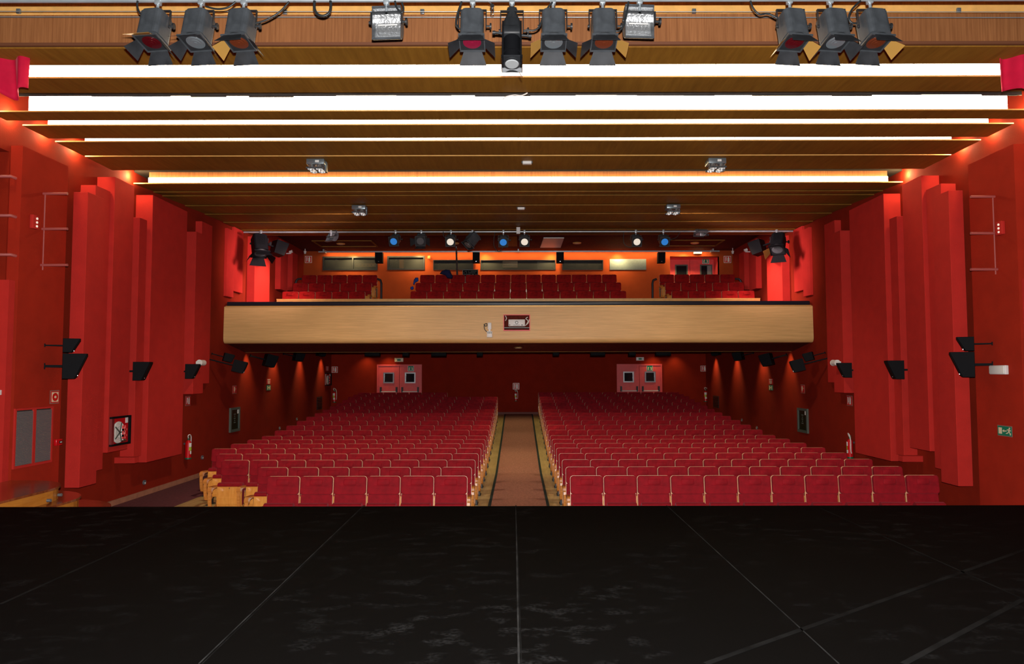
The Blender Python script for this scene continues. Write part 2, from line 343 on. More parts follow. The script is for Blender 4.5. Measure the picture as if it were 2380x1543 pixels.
# carpets
ca = onZ(1141.5, 1168, 0); cw = 0.53
cr = ribbon(-cw, cw, 10.2, BACK - .05, 0.012, 0.01)
run = obj('carpet_runner', cr, M['carpet']); tag(run, 'long brown carpet runner up the middle aisle, bound dark green', 'carpet')
for s in (-1, 1): obj('carpet_binding', ribbon(min(s * cw, s * (cw + .055)), max(s * cw, s * (cw + .055)), 10.2, BACK - .05, 0.014, 0.01), M['carpetedge'], run)
sc_ = obj('side_carpet', ribbon(-7.76, -6.58, 12.25, 22, 0.010, 0.008), M['carpetside']); tag(sc_, 'mauve carpet strip along the wall beside the wooden steps', 'carpet')
sd_ = obj('side_carpet', ribbon(6.58, 7.76, 12.25, 22, 0.010, 0.008), M['carpetside']); tag(sd_, 'mauve carpet strip along the far side wall behind the long front row', 'carpet')
# roof void above the slats
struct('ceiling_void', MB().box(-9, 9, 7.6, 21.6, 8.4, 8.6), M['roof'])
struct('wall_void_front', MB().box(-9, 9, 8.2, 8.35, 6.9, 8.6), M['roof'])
# ---- proscenium fascia
FY = 8.4
zt = onY(1200, 33, FY).z; zb_ = onY(1200, 97, FY).z
struct('trim_1', MB().box(-8.7, 8.7, FY, FY + .05, zb_, zt, bev=0), M['fascia'])
yb = onZ(1200, 109, zb_).y
struct('trim_2', MB().box(-8.7, 8.7, FY - .01, yb, zb_ - .04, zb_ - .005), nmat('brown_lip', (.15, .05, .02), .6))
struct('trim_3', MB().box(-8.7, 8.7, FY + .3, FY + .36, onY(1200, 33, FY + .3).z - .05, onY(1200, 13, FY + .3).z), M['slat_edge'])
struct('trim_4', MB().box(-8.7, 8.7, FY + .5, FY + .56, onY(1200, 15, FY + .5).z - .05, onY(1200, -10, FY + .5).z), M['fascia'])
# ---- ceiling slats : (y of near edge, y of far edge) on the centre line
ZC = EYE.z + 3.82
SL = [(109, 150), (180, 214), (258, 278), (290, 320), (328, 360), (362.5, 394)]
for i, (a, b) in enumerate(SL):
    y0 = onZ(1205, a, ZC).y + (.0 if i else .02); y1 = onZ(1205, b, ZC).y
    hw = 7.66 if i > 2 else 7.75
    o = struct('ceiling', MB().box(-hw, hw, y0, y1, ZC, ZC + .016), M['slat'])
    if i: struct('trim_lit_edge', MB().box(-hw, hw, y0 - .008, y0, ZC - .001, ZC + .017), M['slat_edge'], o)  # bright strip stands in for tube light on the slat edge
Y6 = onZ(1205, 424, ZC).y
lines = [424, 444, 453, 476, 496, 515, 533, 547]
zf = lambda y: ZC + .030 * (y - Y6)
def yslope(py):                                 # where the rising rear ceiling is seen at py
    d = ray(1205, py); t0, t1 = 5, 60
    for _ in range(60):
        t = (t0 + t1) / 2; p = EYE + d * t
        if p.z > zf(p.y) + 0.0: t1 = t
        else: t0 = t
    return (EYE + d * t1).y
ys = [yslope(p) for p in lines]
REAR_Y = ys[-1]
for i in range(len(ys) - 1):
    y0 = ys[i] + .012; y1 = ys[i + 1]; hw = 7.76
    mb = MB().add([(x, y, z) for y, z in ((y0, zf(y0) - .012), (y1, zf(y1) + .012)) for x in (-hw, hw)] + [(x, y, z + .02) for y, z in ((y0, zf(y0) - .012), (y1, zf(y1) + .012)) for x in (-hw, hw)],
                  [(0, 1, 3, 2), (4, 6, 7, 5), (0, 4, 5, 1), (2, 3, 7, 6), (0, 2, 6, 4), (1, 5, 7, 3)])
    o = struct('ceiling', mb, M['slat'])
    if i == 0: struct('trim_lit_edge', MB().box(-hw, hw, y0 - .008, y0, zf(y0) - .013, zf(y0) + .008), M['slat_edge'], o)  # same painted lit edge on the first rear plank
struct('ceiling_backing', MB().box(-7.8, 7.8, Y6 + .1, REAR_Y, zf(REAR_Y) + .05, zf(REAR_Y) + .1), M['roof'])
# vertical fascia boards above the coves 1, 2 and 6
def cove(i, py_a, py_mid, py_b, hw, mat, name='trim_cove'):
    ya = onZ(1205, py_a, ZC).y; ybb = onZ(1205, py_b, ZC).y
    zt = EYE.z + (ZC - EYE.z) / ya * (ybb + .05); zm = onY(1205, py_mid, ybb + .04).z
    return ya, ybb, zm, zt
# cove lights: (y top, y bottom, x half width of tubes, n tubes)
COVES = [(150, 180, 6.45, 10), (222, 258, 7.2, 12), (278, 290, 7.3, 12), (320, 328, 7.2, 12), (411, 424, 7.48, 11)]
CN = ['above the stage edge, first behind the lanterns', 'second and widest, with ragged upper edge', 'third from the stage, thin', 'fourth from the stage, thinnest', 'under the orange board, farthest from the stage']
for i, (a, b, hw, n) in enumerate(COVES):
    yb2 = onZ(1205, b, ZC).y
    z_lo = ZC + .018; z_hi = onY(1205, a, yb2 + .03).z
    t = thing('cove_light', 'glowing fluorescent cove strip across the ceiling, ' + CN[i], 'ceiling light', (0, yb2 + .03, ZC + .018))
    h = z_hi - z_lo
    if i != 4: obj('light_housing', MB().box(-hw - .02, hw + .02, .055, .075, 0, h + .03), M['whitetrim'], t)
    L = 2 * hw / n
    for k in range(n):
        x0 = -hw + k * L; obj('tube', MB().box(x0 + .008, x0 + L - .008, 0.0, .05, 0, h), M['tube'] if i in (4,) else M['tubecool'], t)  # front coves: box glow also stands in for the lit board above
# orange fascia above the farthest cove
yb6 = onZ(1205, 424, ZC).y
struct('trim_5', MB().box(-7.5, 7.5, yb6 + .11, yb6 + .14, ZC + .02, ZC + .55), M['fascia'])
# ragged dark strip over cove 2
yb2 = onZ(1205, 258, ZC).y
mb = MB(); za = onY(1205, 222, yb2 + .02).z; x = -7.4
while x < 7.4:
    l = random.uniform(.25, .9); mb.box(x, min(x + l, 7.4), yb2 + .015, yb2 + .025, za - random.uniform(-.005, .022), za + .10); x += l
struct('trim_6', mb, M['black'])
# ---- back balcony ceiling (dark red) and window wall
ZB = onY(1205, 583, BALW).z
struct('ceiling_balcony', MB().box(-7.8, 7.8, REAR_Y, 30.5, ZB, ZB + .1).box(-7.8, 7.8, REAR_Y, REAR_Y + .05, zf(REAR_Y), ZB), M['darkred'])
WINS = [(750, 877, 596, 628), (900, 987, 595, 627), (1007, 1100, 604, 627), (1117, 1291, 604, 627), (1307, 1402, 604, 627), (1417, 1502, 602, 627)]
DOORN = (1557, 1673, 596, 700)
holes = []
for (a, b, t, bo) in WINS[:5] + [DOORN]:
    p = onY(a, t, BALW); q = onY(b, bo, BALW); holes.append([p.x, q.x, max(q.z, 3.5), p.z])
holes.sort(); mb = MB(); zf0 = 3.4; x = -7.8
for (x0, x1, z0, z1) in holes:
    mb.box(x, x0, BALW, BALW + .2, zf0, ZB)
    if z0 > zf0 + .2: mb.box(x0, x1, BALW, BALW + .2, zf0, z0)
    mb.box(x0, x1, BALW, BALW + .2, z1, ZB); x = x1
mb.box(x, 7.8, BALW, BALW + .2, zf0, ZB)
struct('wall_balcony', mb, M['balwall'])
# projection booth behind the windows
struct('wall_booth_back', MB().box(-7.8, 5.1, 28.9, 29.0, 3.4, ZB), M['booth'])
struct('wall_booth_divider', MB().box(-2.97, -2.9, BALW + .2, 28.9, 3.4, ZB).box(-1.5, -1.4, BALW + .2, 28.9, 3.4, ZB).box(1.42, 1.5, BALW + .2, 28.9, 3.4, ZB).box(5.0, 5.1, BALW + .2, 28.9, 3.4, ZB), M['boothdark'])
struct('floor_booth', MB().box(-7.8, 7.8, BALW, 30.5, 4.6, 4.7), M['boothdark'])
# balcony slabs, soffit
BY = 19.3
pt = onY(1205, 711, BY).z; pbz = onY(1205, 797, BY).z
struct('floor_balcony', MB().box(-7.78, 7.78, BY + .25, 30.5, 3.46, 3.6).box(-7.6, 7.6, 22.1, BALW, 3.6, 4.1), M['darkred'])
TRY = 20.85; trz = onY(1205, 818, TRY).z
mb = MB().add([(-7.79, BY + .1, pbz + .02), (7.79, BY + .1, pbz + .02), (7.79, TRY, trz + .0), (-7.79, TRY, trz)] + [(-7.79, BY + .1, 3.46), (7.79, BY + .1, 3.46), (7.79, TRY, 3.46), (-7.79, TRY, 3.46)],
             [(0, 1, 2, 3), (4, 5, 6, 7), (0, 1, 5, 4), (3, 2, 6, 7), (0, 3, 7, 4), (1, 2, 6, 5)])
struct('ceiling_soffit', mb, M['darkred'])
trz1 = onY(1205, 812.5, TRY - .02).z
struct('trim_7', MB().box(-7.78, 7.78, TRY - .03, TRY, trz, trz1, bev=.01), M['goldtrim'])
struct('trim_8', MB().box(-7.7, 7.7, TRY + .3, TRY + .5, 3.30, 3.46), M['black'])
# parapet: a wood front with rounded lower edge
pr = [(0.30, pt), (0.0, pt), (-.03, pt - .1)]
hgt = pt - pbz
pr = [(.22, pt), (.02, pt), (0, pt - .02), (-.02, pbz + .18)]
for k in range(7):
    t = math.pi / 2 * k / 6; pr.append((.10 - .12 * math.cos(t), pbz + .13 - .13 * math.sin(t)))
pr += [(.30, pbz)]
pa = MB().prism([(BY + a, b) for a, b in pr], -7.79, 7.79, 'x')
par = obj('balcony_parapet', pa, M['parapet']); tag(par, 'curved pale wooden balcony front spanning the hall wall to wall', 'balcony front')
obj('gold_line', MB().box(-7.75, 7.75, BY - .012, BY + .02, pt - .012, pt + .012), M['gold'], par, label='thin gold line under the rail')
rz0 = onY(1205, 711, BY + .03).z; rz1 = onY(1205, 700, BY + .03).z
obj('top_rail', MB().box(-7.74, 7.74, BY + .03, BY + .20, pt + .013, rz1, bev=.025), M['blackrail'], par, label='black rubber top rail')
# wooden low wall in front of the balcony seats
wz = onY(1205, 694, 22.0).z
lw = obj('balcony_step_wall', MB().box(-7.3, 7.3, 22.0, 22.06, 3.6, wz).box(-7.3, 7.3, 21.98, 22.10, wz - .02, wz), M['slat_edge']); tag(lw, 'low varnished wooden wall before the balcony seats', 'low wall')
# ================================================================== ACOUSTIC PANELS on the side walls
# name key, front y, (px,py) inner top, (px,py) inner bottom, far end y ; pixels read on the left wall, mirrored on the right
PAN = [
    ('narrow acoustic panel reaching lowest, nearest the stage', 12.35, (203, 446), (185, 1134), 12.85),
    ('thin acoustic panel tucked behind the lowest one', 12.87, (218.5, 430), (207, 1099), 13.34),
    ('tall acoustic panel with the highest top edge', 13.37, (267, 411), (250.5, 1052.5), 14.05),
    ('slim acoustic panel before the broadest panel', 14.4, (325.5, 505), (309, 1063), 14.7),
    ('broadest acoustic panel, widest of the lower hall panels', 14.75, (356, 453), (340, 1075), 16.3),
    ('short acoustic panel with high bottom edge', 16.95, (455.5, 538), (449, 916), 17.49),
    ('short acoustic panel behind, slightly taller top', 17.5, (470, 514), (461, 892), 18.1),
    ('narrow outer balcony panel over the parapet end', 19.25, (528.5, 530), (527.5, 688), 19.72),
    ('angled balcony panel behind the narrow outer one', 19.74, (548, 527), (540.5, 676), 20.38),
    ('broad balcony panel reaching the rail', 20.88, (592, 549), (592, 712), 22.15),
    ('balcony panel past the dark gap', 23.3, (653.5, 556), (651.5, 672), 24.02),
    ('last balcony panel before the rear wall', 24.4, (680.5, 586), (679, 675), 24.95),
]
for s, side in ((-1, 'steps side wall'), (1, 'wall opposite the steps')):
    for lab, y0, tp, bp, y1 in PAN:
        a = onY(tp[0], tp[1], y0); b = onY(bp[0], bp[1], y0); xi = abs(a.x + b.x) / 2; ztop = a.z; zbo = b.z
        if bp[1] == 712: zbo = 4.0
        x0, x1 = sorted((s * xi, s * (WX - .002 if y0 != 12.35 else 7.60)))
        mb = MB().box(x0, x1, y0, y1, zbo, ztop, bev=.006, seg=1)
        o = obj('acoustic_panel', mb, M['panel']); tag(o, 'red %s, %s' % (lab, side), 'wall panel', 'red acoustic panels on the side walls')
    # ledge under the broadest one
    p = onY(297, 1058, 14.6); q = onY(336, 1071, 14.6)
    x0, x1 = sorted((s * abs(q.x), s * (WX - .002)))
    o = obj('panel_ledge', MB().box(x0, x1, 14.22, 14.38, q.z, p.z), M['panel']); tag(o, 'small red ledge box at the foot of the slim panel, ' + side, 'ledge')
# ================================================================== SEATS
PITCHX = 0.52
def rounded_rect(x0, x1, z0, z1, r, corners=(1, 1, 1, 1), n=5):
    """corners: bl, br, tr, tl"""
    out = []
    for k, (cx, cz, a0) in enumerate(((x0, z0, math.pi), (x1, z0, 1.5 * math.pi), (x1, z1, 0), (x0, z1, .5 * math.pi))):
        if not corners[k]: out.append((cx, cz)); continue
        ox = cx + (r if cx == x0 else -r); oz = cz + (r if cz == z0 else -r)
        for i in range(n + 1): t = a0 + .5 * math.pi * i / n; out.append((ox + r * math.cos(t), oz + r * math.sin(t)))
    return out
def seat_arm_mb():
    pts = [(-.06, .49), (-.20, .50), (-.36, .50), (-.42, .485), (-.455, .45), (-.465, .39), (-.455, .27), (-.44, .19), (-.41, .135), (-.35, .11), (-.22, .12), (-.09, .16), (-.06, .25), (-.06, .49)]
    mb = MB().strip(pts, -.028, .028, .030)
    cap = [(-.485, .46), (-.475, .50), (-.44, .525), (-.38, .53), (-.18, .52), (-.18, .495), (-.36, .485), (-.40, .47), (-.42, .43), (-.45, .425), (-.475, .435)]
    mb.prism(cap, -.034, .034, 'x'); return mb
def back_mb():
    tilt = Matrix.Translation((0, 0, .5)) @ Matrix.Rotation(math.radians(-7), 4, 'X') @ Matrix.Translation((0, 0, -.5))
    mb = MB()
    mb.prism(rounded_rect(-.248, .248, .665, .944, .045), -.055, .02, 'y', tilt, 0, bev=.018)
    mb.prism(rounded_rect(-.245, .245, .40, .668, .03, (1, 1, 0, 0)), -.004, .02, 'y', tilt, 0, bev=.012)
    mb.box(-.10, .10, -.069, -.05, .805, .90, tilt, 0, bev=.018)                # raised head pad
    mb.box(-.17, .17, -.060, -.05, .795, .803, tilt, 0, bev=.003, seg=1)
    return mb
def shell_mb():
    tilt = Matrix.Translation((0, 0, .5)) @ Matrix.Rotation(math.radians(-7), 4, 'X') @ Matrix.Translation((0, 0, -.5))
    return MB().prism(rounded_rect(-.2515, .2515, .38, .948, .047), .022, .040, 'y', tilt)
def pan_mb():
    pts = [(-.195, .495), (-.205, .475), (-.215, .42), (-.225, .30), (-.22, .20), (-.20, .15)]
    return MB().strip(pts, -.225, .225, .016)
def cush_mb():
    mb = MB(); pr = [(-.185, .558), (-.212, .545), (-.218, .52), (-.205, .50), (-.19, .485), (-.205, .42), (-.212, .30), (-.205, .20), (-.17, .16), (-.11, .22), (-.085, .40), (-.10, .53), (-.14, .565)]
    return mb.prism(pr, -.222, .222, 'x', bev=0)
def screw_mb(): return MB().cyl((.0, -.228, .475), (.0, -.205, .475), .009, n=10)
def foot_mb(): return MB().box(-.016, .016, -.30, -.10, 0, .12).box(-.03, .03, -.36, -.04, 0, .012).box(-.012, .012, -.12, -.055, .10, .46)
def make_seat(name, cat, velvet):
    t = thing(name, 'x', cat)
    obj('backrest', back_mb(), velvet, t); obj('back_shell', shell_mb(), M['edgewood'], t)
    obj('seat_cushion', cush_mb(), velvet, t); obj('seat_pan', pan_mb(), M['ply'], t, label='orange plywood underside')
    obj('screw', screw_mb(), M['chrome'], t)
    a = obj('armrest', seat_arm_mb(), M['armwood'], t, (-PITCHX / 2, 0, 0)); obj('foot', foot_mb(), M['black'], a)
    return t
LEFTN = [(0, 6), (0, 7), (0, 9), (0, 10)] + [(0, 11)] * 14 + [(4, 7), (4, 7)]
BX = 0.79
proto = None; used = False
seats_stuff = []
def seat_at(x, y, z, kind, label, group): return dup(proto, (x, y, z), None, label, group)
def drop(o):
    for c in list(o.children): drop(c)
    bpy.data.objects.remove(o)
def end_arm(o, dx):
    a = [c for c in o.children if c.name.startswith('armrest')][0]; c = copy_tree(a, o); c.location = (dx, 0, 0); return c
def move_arm(o, dx):
    a = [c for c in o.children if c.name.startswith('armrest')][0]; a.location = (dx, 0, 0)
proto = make_seat('theatre_seat', 'theatre seat', M['velvet'])
for k in range(20):
    y = ROW_Y[k]; z = fz(y)
    for s in (-1, 1):
        i0, n = LEFTN[k] if s < 0 else (0, 11)
        for i in range(i0, i0 + n):
            x = s * (BX + PITCHX * (i + .5))
            if k >= 14: seats_stuff.append((x, y, z, s, i == i0, i == i0 + n - 1)); continue
            rw = 'front' if k == 0 else ORD[k]
            sd = 'on the wooden steps side' if s < 0 else 'opposite the steps side'
            lab = 'red velvet tip-up seat, %s row, %s from the aisle, %s' % (rw, ORD[i], sd)
            o = seat_at(x, y, z, 's', lab, 'red velvet seats in the stalls')
            if s < 0:
                if i == i0: end_arm(o, PITCHX / 2 - .03)
                if i == n + i0 - 1: move_arm(o, -PITCHX / 2 + .005)
            else:
                if i == i0: move_arm(o, -PITCHX / 2 + .03)
                if i == n - 1: end_arm(o, PITCHX / 2 - .01)
drop(proto)
# rear rows as one mass
mb = MB(); parts = [(back_mb(), 0), (shell_mb(), 1), (cush_mb(), 0), (pan_mb(), 2)]; arm = seat_arm_mb(); ft = foot_mb()
def merge(dst, src, mt, mi): dst.add(src.v, src.f, mt, mi)
for (x, y, z, s, first, last) in seats_stuff:
    mt = Matrix.Translation((x, y, z))
    for p, mi in parts: merge(mb, p, mt, mi)
    xs = [-PITCHX / 2 + (.03 if (s > 0 and first) else 0)]
    if (s < 0 and first): xs.append(PITCHX / 2 - .03)
    if (s > 0 and last): xs.append(PITCHX / 2 - .01)
    for dx in xs: merge(mb, arm, mt @ Matrix.Translation((dx, 0, 0)), 3); merge(mb, ft, mt @ Matrix.Translation((dx, 0, 0)), 4)
st = obj('rear_seating', mb, [M['velvet'], M['edgewood'], M['ply'], M['armwood'], M['black']])
tag(st, 'mass of distant red velvet seats in the rearmost stalls rows', 'seating', None, 'stuff')
# balcony seats
used = False; proto = make_seat('balcony_chair', 'theatre seat', M['velvet_old'])
BR = [(22.75, 672.5, [(-13, 6), (0, 13), (13, 6)]), (23.85, 656.5, None), (24.95, 638.0, None)]
BZ = [onY(1205, py, y).z - .95 for y, py in ((22.75, 676), (23.85, 656.5), (24.95, 638))]
for r, y in enumerate((22.75, 23.85, 24.95)):
    z = BZ[r]; rw = ['front', 'middle', 'back'][r]
    for blk in ('steps', 'centre', 'door'):
        n = 13 if blk == 'centre' else 5
        if blk == 'centre': x0 = -6.5 * PITCHX
        elif blk == 'steps': x0 = -abs(onY((848.7, 864, 877)[r], 665, y).x) - n * PITCHX
        else: x0 = abs(onY((848.7, 864, 877)[r], 665, y).x)
        for i in range(n):
            x = x0 + (i + .5) * PITCHX
            if blk == 'centre':
                lab = 'dark red balcony seat, %s row, centre block, %s from the steps side' % (rw, ORD[i])
            else:
                j = n - 1 - i if blk == 'steps' else i
                lab = 'dark red balcony seat, %s row, %s block, %s from the gangway' % (rw, 'steps side' if blk == 'steps' else 'door side', ORD[j])
            o = seat_at(x, y, z, 'b', lab, 'red seats on the balcony')
            if i == n - 1: end_arm(o, PITCHX / 2)
drop(proto)
# stepped balcony floor under the rows
for r, y in enumerate((22.75, 23.85, 24.95)):
    struct('floor_balcony_tier', MB().box(-7.5, 7.5, y - .62, (y + .48) if r < 2 else BALW, 3.6, BZ[r]), M['darkred'])
# ================================================================== WALL-MOUNTED THINGS
def on_wall(wall, px, py, off=0.0):
    """point on the surface: wall is back, left, right, or a number = x of a side surface, or ('y', depth)"""
    if wall == 'back': return onY(px, py, BACK - off), ROT['back']
    if wall == 'bal': return onY(px, py, BALW - off), ROT['back']
    if isinstance(wall, tuple): return onY(px, py, wall[1] - off), ROT['back']
    x = {'left': -WX, 'right': WX}.get(wall, wall)
    return onX(px, py, x - off * (1 if x > 0 else -1)), ROT['left' if x < 0 else 'right']
def span(wall, x0, y0, x1, y1):
    """size (w,h) and bottom centre of a pixel rectangle on that wall"""
    ym = (y0 + y1) / 2; xm = (x0 + x1) / 2
    a, rz = on_wall(wall, x0, ym); b, _ = on_wall(wall, x1, ym); t, _ = on_wall(wall, xm, y0); d, _ = on_wall(wall, xm, y1)
    c = (a + b) / 2; c.z = d.z
    return (Vector((a.x, a.y, 0)) - Vector((b.x, b.y, 0))).length, t.z - d.z, c, rz
def shift(c, rz, off):                         # move out from the wall (local -Y)
    return c + Matrix.Rotation(rz, 3, 'Z') @ Vector((0, -off, 0))
def sign(label, wall, rect, bg, syms, cat='sign', border=None, name='safety_sign', group=None):
    wd, h, c, rz = span(wall, *rect); t = thing(name, label, cat, shift(c, rz, .004), rz, group)
    if border: obj('border', MB().box(-wd / 2, wd / 2, -.006, -.002, 0, h), M[border], t); e = .07 * min(wd, h)
    else: e = 0
    obj('plate', MB().box(-wd / 2 + e, wd / 2 - e, -.012, -.002, e, h - e), M[bg], t)
    iw = wd - 2 * e; ih = h - 2 * e
    for li, (mat, polys) in enumerate(syms):
        mb = MB()
        for p in polys: mb.prism([((u - .5) * iw, e + v * ih) for u, v in p], -.0145 - .003 * li, -.011, 'y')
        obj('symbol', mb, M[mat], t)
    return t
def circ(cx, cz, rx, rz_, n=14): return [(cx + rx * math.cos(2 * math.pi * i / n), cz + rz_ * math.sin(2 * math.pi * i / n)) for i in range(n)]
def rc(a, b, c, d): return [(a, c), (b, c), (b, d), (a, d)]
MAN = [circ(.88, .84, .05, .08), [(.78, .76), (.92, .74), (.88, .44), (.78, .42)], [(.90, .72), (.99, .56), (.95, .52), (.87, .64)], [(.80, .74), (.68, .66), (.70, .58), (.80, .64)],
       [(.80, .46), (.88, .44), (.96, .28), (.96, .10), (.90, .10), (.89, .26)], [(.78, .46), (.84, .44), (.76, .26), (.62, .22), (.62, .30), (.72, .34)]]
EXITS = [('cream', [rc(.08, .32, .16, .84)] + MAN + [[(.36, .5), (.48, .66), (.48, .56), (.66, .56), (.66, .46), (.48, .46), (.48, .36)]])]
EXTS = [('signwhite', [rc(.5, .82, .10, .72), [(.5, .72), (.82, .72), (.72, .86), (.60, .86)], rc(.57, .75, .86, .94), rc(.16, .26, .12, .9), [(.26, .82), (.36, .9), (.36, .3), (.30, .3), (.30, .76)]])]
HOSES = [('cream', [rc(.25, .55, .30, .88), rc(.55, .9, .56, .62), circ(.82, .59, .07, .06), rc(.33, .40, .08, .3)])]
DOORG = [('cream', [[(.12, .16), (.12, .48), (.3, .56), (.3, .16)], [(.70, .16), (.70, .56), (.88, .48), (.88, .16)], circ(.26, .60, .13, .10), circ(.74, .60, .13, .10)]), ('signwhite', [rc(.08, .92, .10, .14)])]
sign('red framed alarm bell sign with ring symbol above the ventilation grille', -7.62, (115, 907, 136, 938), 'signred', [('cream', [rc(.08, .92, .08, .92)]), ('signred', [circ(.5, .5, .36, .36, 24)]), ('cream', [circ(.5, .5, .12, .11)])], border='frame')
sign('green running-man exit sign on a panel beside the hose cabinet', -7.545, (197, 966, 222, 988), 'signgreen', EXITS, border='frame')
sign('green running-man exit sign below the white emergency light', 7.62, (2320, 989, 2354, 1014), 'signgreen', EXITS, border='frame')
sign('red hose reel sign directly above the hose cabinet', -7.54, (269, 934, 286, 962), 'signred', HOSES, border='frame')
sign('red extinguisher sign half behind the broadest panel, steps side', 'left', (430, 920, 442, 943), 'signred', EXTS, border='frame')
sign('red extinguisher sign half behind the broadest panel, opposite the steps', 'right', (1969, 919, 1982, 943), 'signred', EXTS, border='frame')
sign('small red hose sign above the dark display board, steps side', 'left', (540, 896, 549, 915), 'signred', HOSES, border='frame')
sign('small red hose sign above the dark display board, far side', 'right', (1862, 894, 1871, 914), 'signred', HOSES, border='frame')
HH = [('cream', [rc(.15, .35, .12, .88), rc(.65, .85, .12, .88), rc(.35, .65, .42, .6)])]
TXT = [('signwhite', [rc(.15, .85, .78, .9), rc(.2, .8, .6, .68), rc(.2, .8, .44, .52), rc(.2, .8, .26, .36), rc(.3, .7, .1, .18)])]
for side, xs, nm in (('left', (619, 628), 'on the steps side wall'), ('right', (1788, 1797), 'on the wall opposite the steps')):
    sign('small red notice above green one ' + nm, side, (xs[0], 880, xs[1], 893), 'signred', TXT)
    sign('small green sign with cream H shape ' + nm, side, (xs[0], 895, xs[1], 907), 'signgreen', HH)
sign('white bordered red extinguisher sign on rear wall, hose cabinet corner', 'back', (771, 852, 785, 866), 'signred', EXTS, border='signwhite')
sign('white bordered red extinguisher sign on rear wall, opposite corner', 'back', (1628, 850, 1643, 863), 'signred', EXTS, border='signwhite')
sign('white bordered pale red extinguisher sign at the end of the aisle', 'back', (1192, 890, 1207, 905), 'signred', EXTS, border='signwhite')
sign('white bordered extinguisher sign on balcony wall beside the two-pane booth window', 'bal', (709, 595, 725, 611), 'signred', EXTS, border='signwhite')
sign('white bordered red extinguisher sign on balcony wall beside the door niche', 'bal', (1682, 595, 1699, 611), 'signred', EXTS, border='signwhite')
sign('tiny red notice high beside the rear hose cabinet', 'left', (757, 851, 763, 862), 'signred', TXT)
# doors in the rear wall
def double_door(n, x0, x1, y0, y1, lab):
    wd, h, c, rz = span('back', x0, y0, x1, y1); h = c.z + h - fz(BACK); c.z = fz(BACK)
    o = bpy.data.objects.new('door_%d' % n, None); COL.objects.link(o); o.location = (c.x, BACK, c.z); o['kind'] = 'structure'
    obj('door_frame', MB().box(-wd / 2, -wd / 2 + .05, -.09, 0, 0, h - .06).box(wd / 2 - .05, wd / 2, -.09, 0, 0, h - .06).box(-wd / 2, wd / 2, -.09, 0, h - .06, h), M['pinkdoor'], o)
    for s in (-1, 1):
        xa, xb = sorted((s * .008, s * (wd / 2 - .05)))
        lf = obj('door_leaf', MB().box(xa, xb, -.06, -.01, .02, h - .06), M['pinkdoor'], o)
        cx = (xa + xb) / 2; zt_ = h * (1 - .245 * 1.0); s_ = .215
        z1 = onY(1205, y0 + 18, BACK).z - c.z; z0 = onY(1205, y0 + 43, BACK).z - c.z; zm = (z0 + z1) / 2; hs = (z1 - z0) / 2
        wf = obj('window_frame', MB().box(cx - hs, cx + hs, -.085, -.06, z1 - .05, z1).box(cx - hs, cx + hs, -.085, -.06, z0, z0 + .05).box(cx - hs, cx - hs + .05, -.085, -.06, z0 + .05, z1 - .05).box(cx + hs - .05, cx + hs, -.085, -.06, z0 + .05, z1 - .05), M['chrome'], lf)
        obj('pane', MB().box(cx - hs + .05, cx + hs - .05, -.07, -.061, z0 + .05, z1 - .05), M['glassdark'], lf)
        zb = onY(1205, y0 + 62.5, BACK).z - c.z
        bar = obj('panic_bar', MB().cyl((xa + .12, -.17, zb), (xb - .1, -.17, zb), .022, n=8), M['white'], lf)
        for xx in (xa + .12, xb - .1): obj('bar_bracket', MB().box(xx - .03, xx + .03, -.19, -.06, zb - .03, zb + .19), M['black'], lf)
    return o
double_door(1, 877, 981, 847, 911, '')
double_door(2, 1433, 1538, 846, 909, '')
for (a, b, nm) in ((948, 962, 'on the door leaf nearer the aisle, steps side door'), (1503, 1517, 'on the door leaf farther from the aisle, opposite door')):
    sign('green exit sign ' + nm, ('y', BACK - .062), (a, 849 if a < 1000 else 848.5, b, 863 if a < 1000 else 862.5), 'signgreen', DOORG, border='signwhite')
# door niche on the balcony
p = onY(1557, 596, BALW); q = onY(1673, 700, BALW)
z0 = BZ[2]; NY = BALW + .75
o = bpy.data.objects.new('door_3', None); COL.objects.link(o); o.location = ((p.x + q.x) / 2, NY, z0); o['kind'] = 'structure'
wn = q.x - p.x; hn = p.z - z0
for s in (-1, 1):
    xa, xb = sorted((s * .006, s * (wn / 2 + .1)))
    lf = obj('door_leaf', MB().box(xa, xb, 0, .05, 0, hn), M['pinkdoor'], o)
    a = onY(1569 if s < 0 else 1627, 615, NY - .02); b = onY(1599 if s < 0 else 1656, 650, NY - .02)
    xa, xb = a.x - o.location.x, b.x - o.location.x; zt_ = a.z - z0; zb = zt_ - .62
    obj('window_frame', MB().box(xa, xb, -.03, 0, zt_ - .045, zt_).box(xa, xb, -.03, 0, zb, zb + .045).box(xa, xa + .045, -.03, 0, zb + .045, zt_ - .045).box(xb - .045, xb, -.03, 0, zb + .045, zt_ - .045), M['greyframe'], lf)
    if s < 0: obj('pane', MB().box(xa + .045, xb - .045, -.012, -.002, zb + .045, zt_ - .045), M['glassdark'], lf)
    else:
        xm = xa + (xb - xa) * .58
        obj('pane', MB().box(xa + .045, xm, -.012, -.002, zb + .045, zt_ - .045), M['glassdark'], lf); obj('pane', MB().box(xm, xb - .045, -.012, -.002, zb + .045, zt_ - .045), M['greypanel'], lf)
struct('wall_niche', MB().box(p.x - .05, p.x, BALW + .01, NY, z0, p.z).box(q.x, q.x + .05, BALW + .01, NY, z0, p.z).box(p.x, q.x, BALW + .2, NY + .05, p.z, p.z + .05), M['pinkdoor'])
sign('green double-door exit sign above the balcony niche doors', ('y', NY - .035), (1632, 599, 1648, 613), 'signgreen', DOORG, border='signwhite')
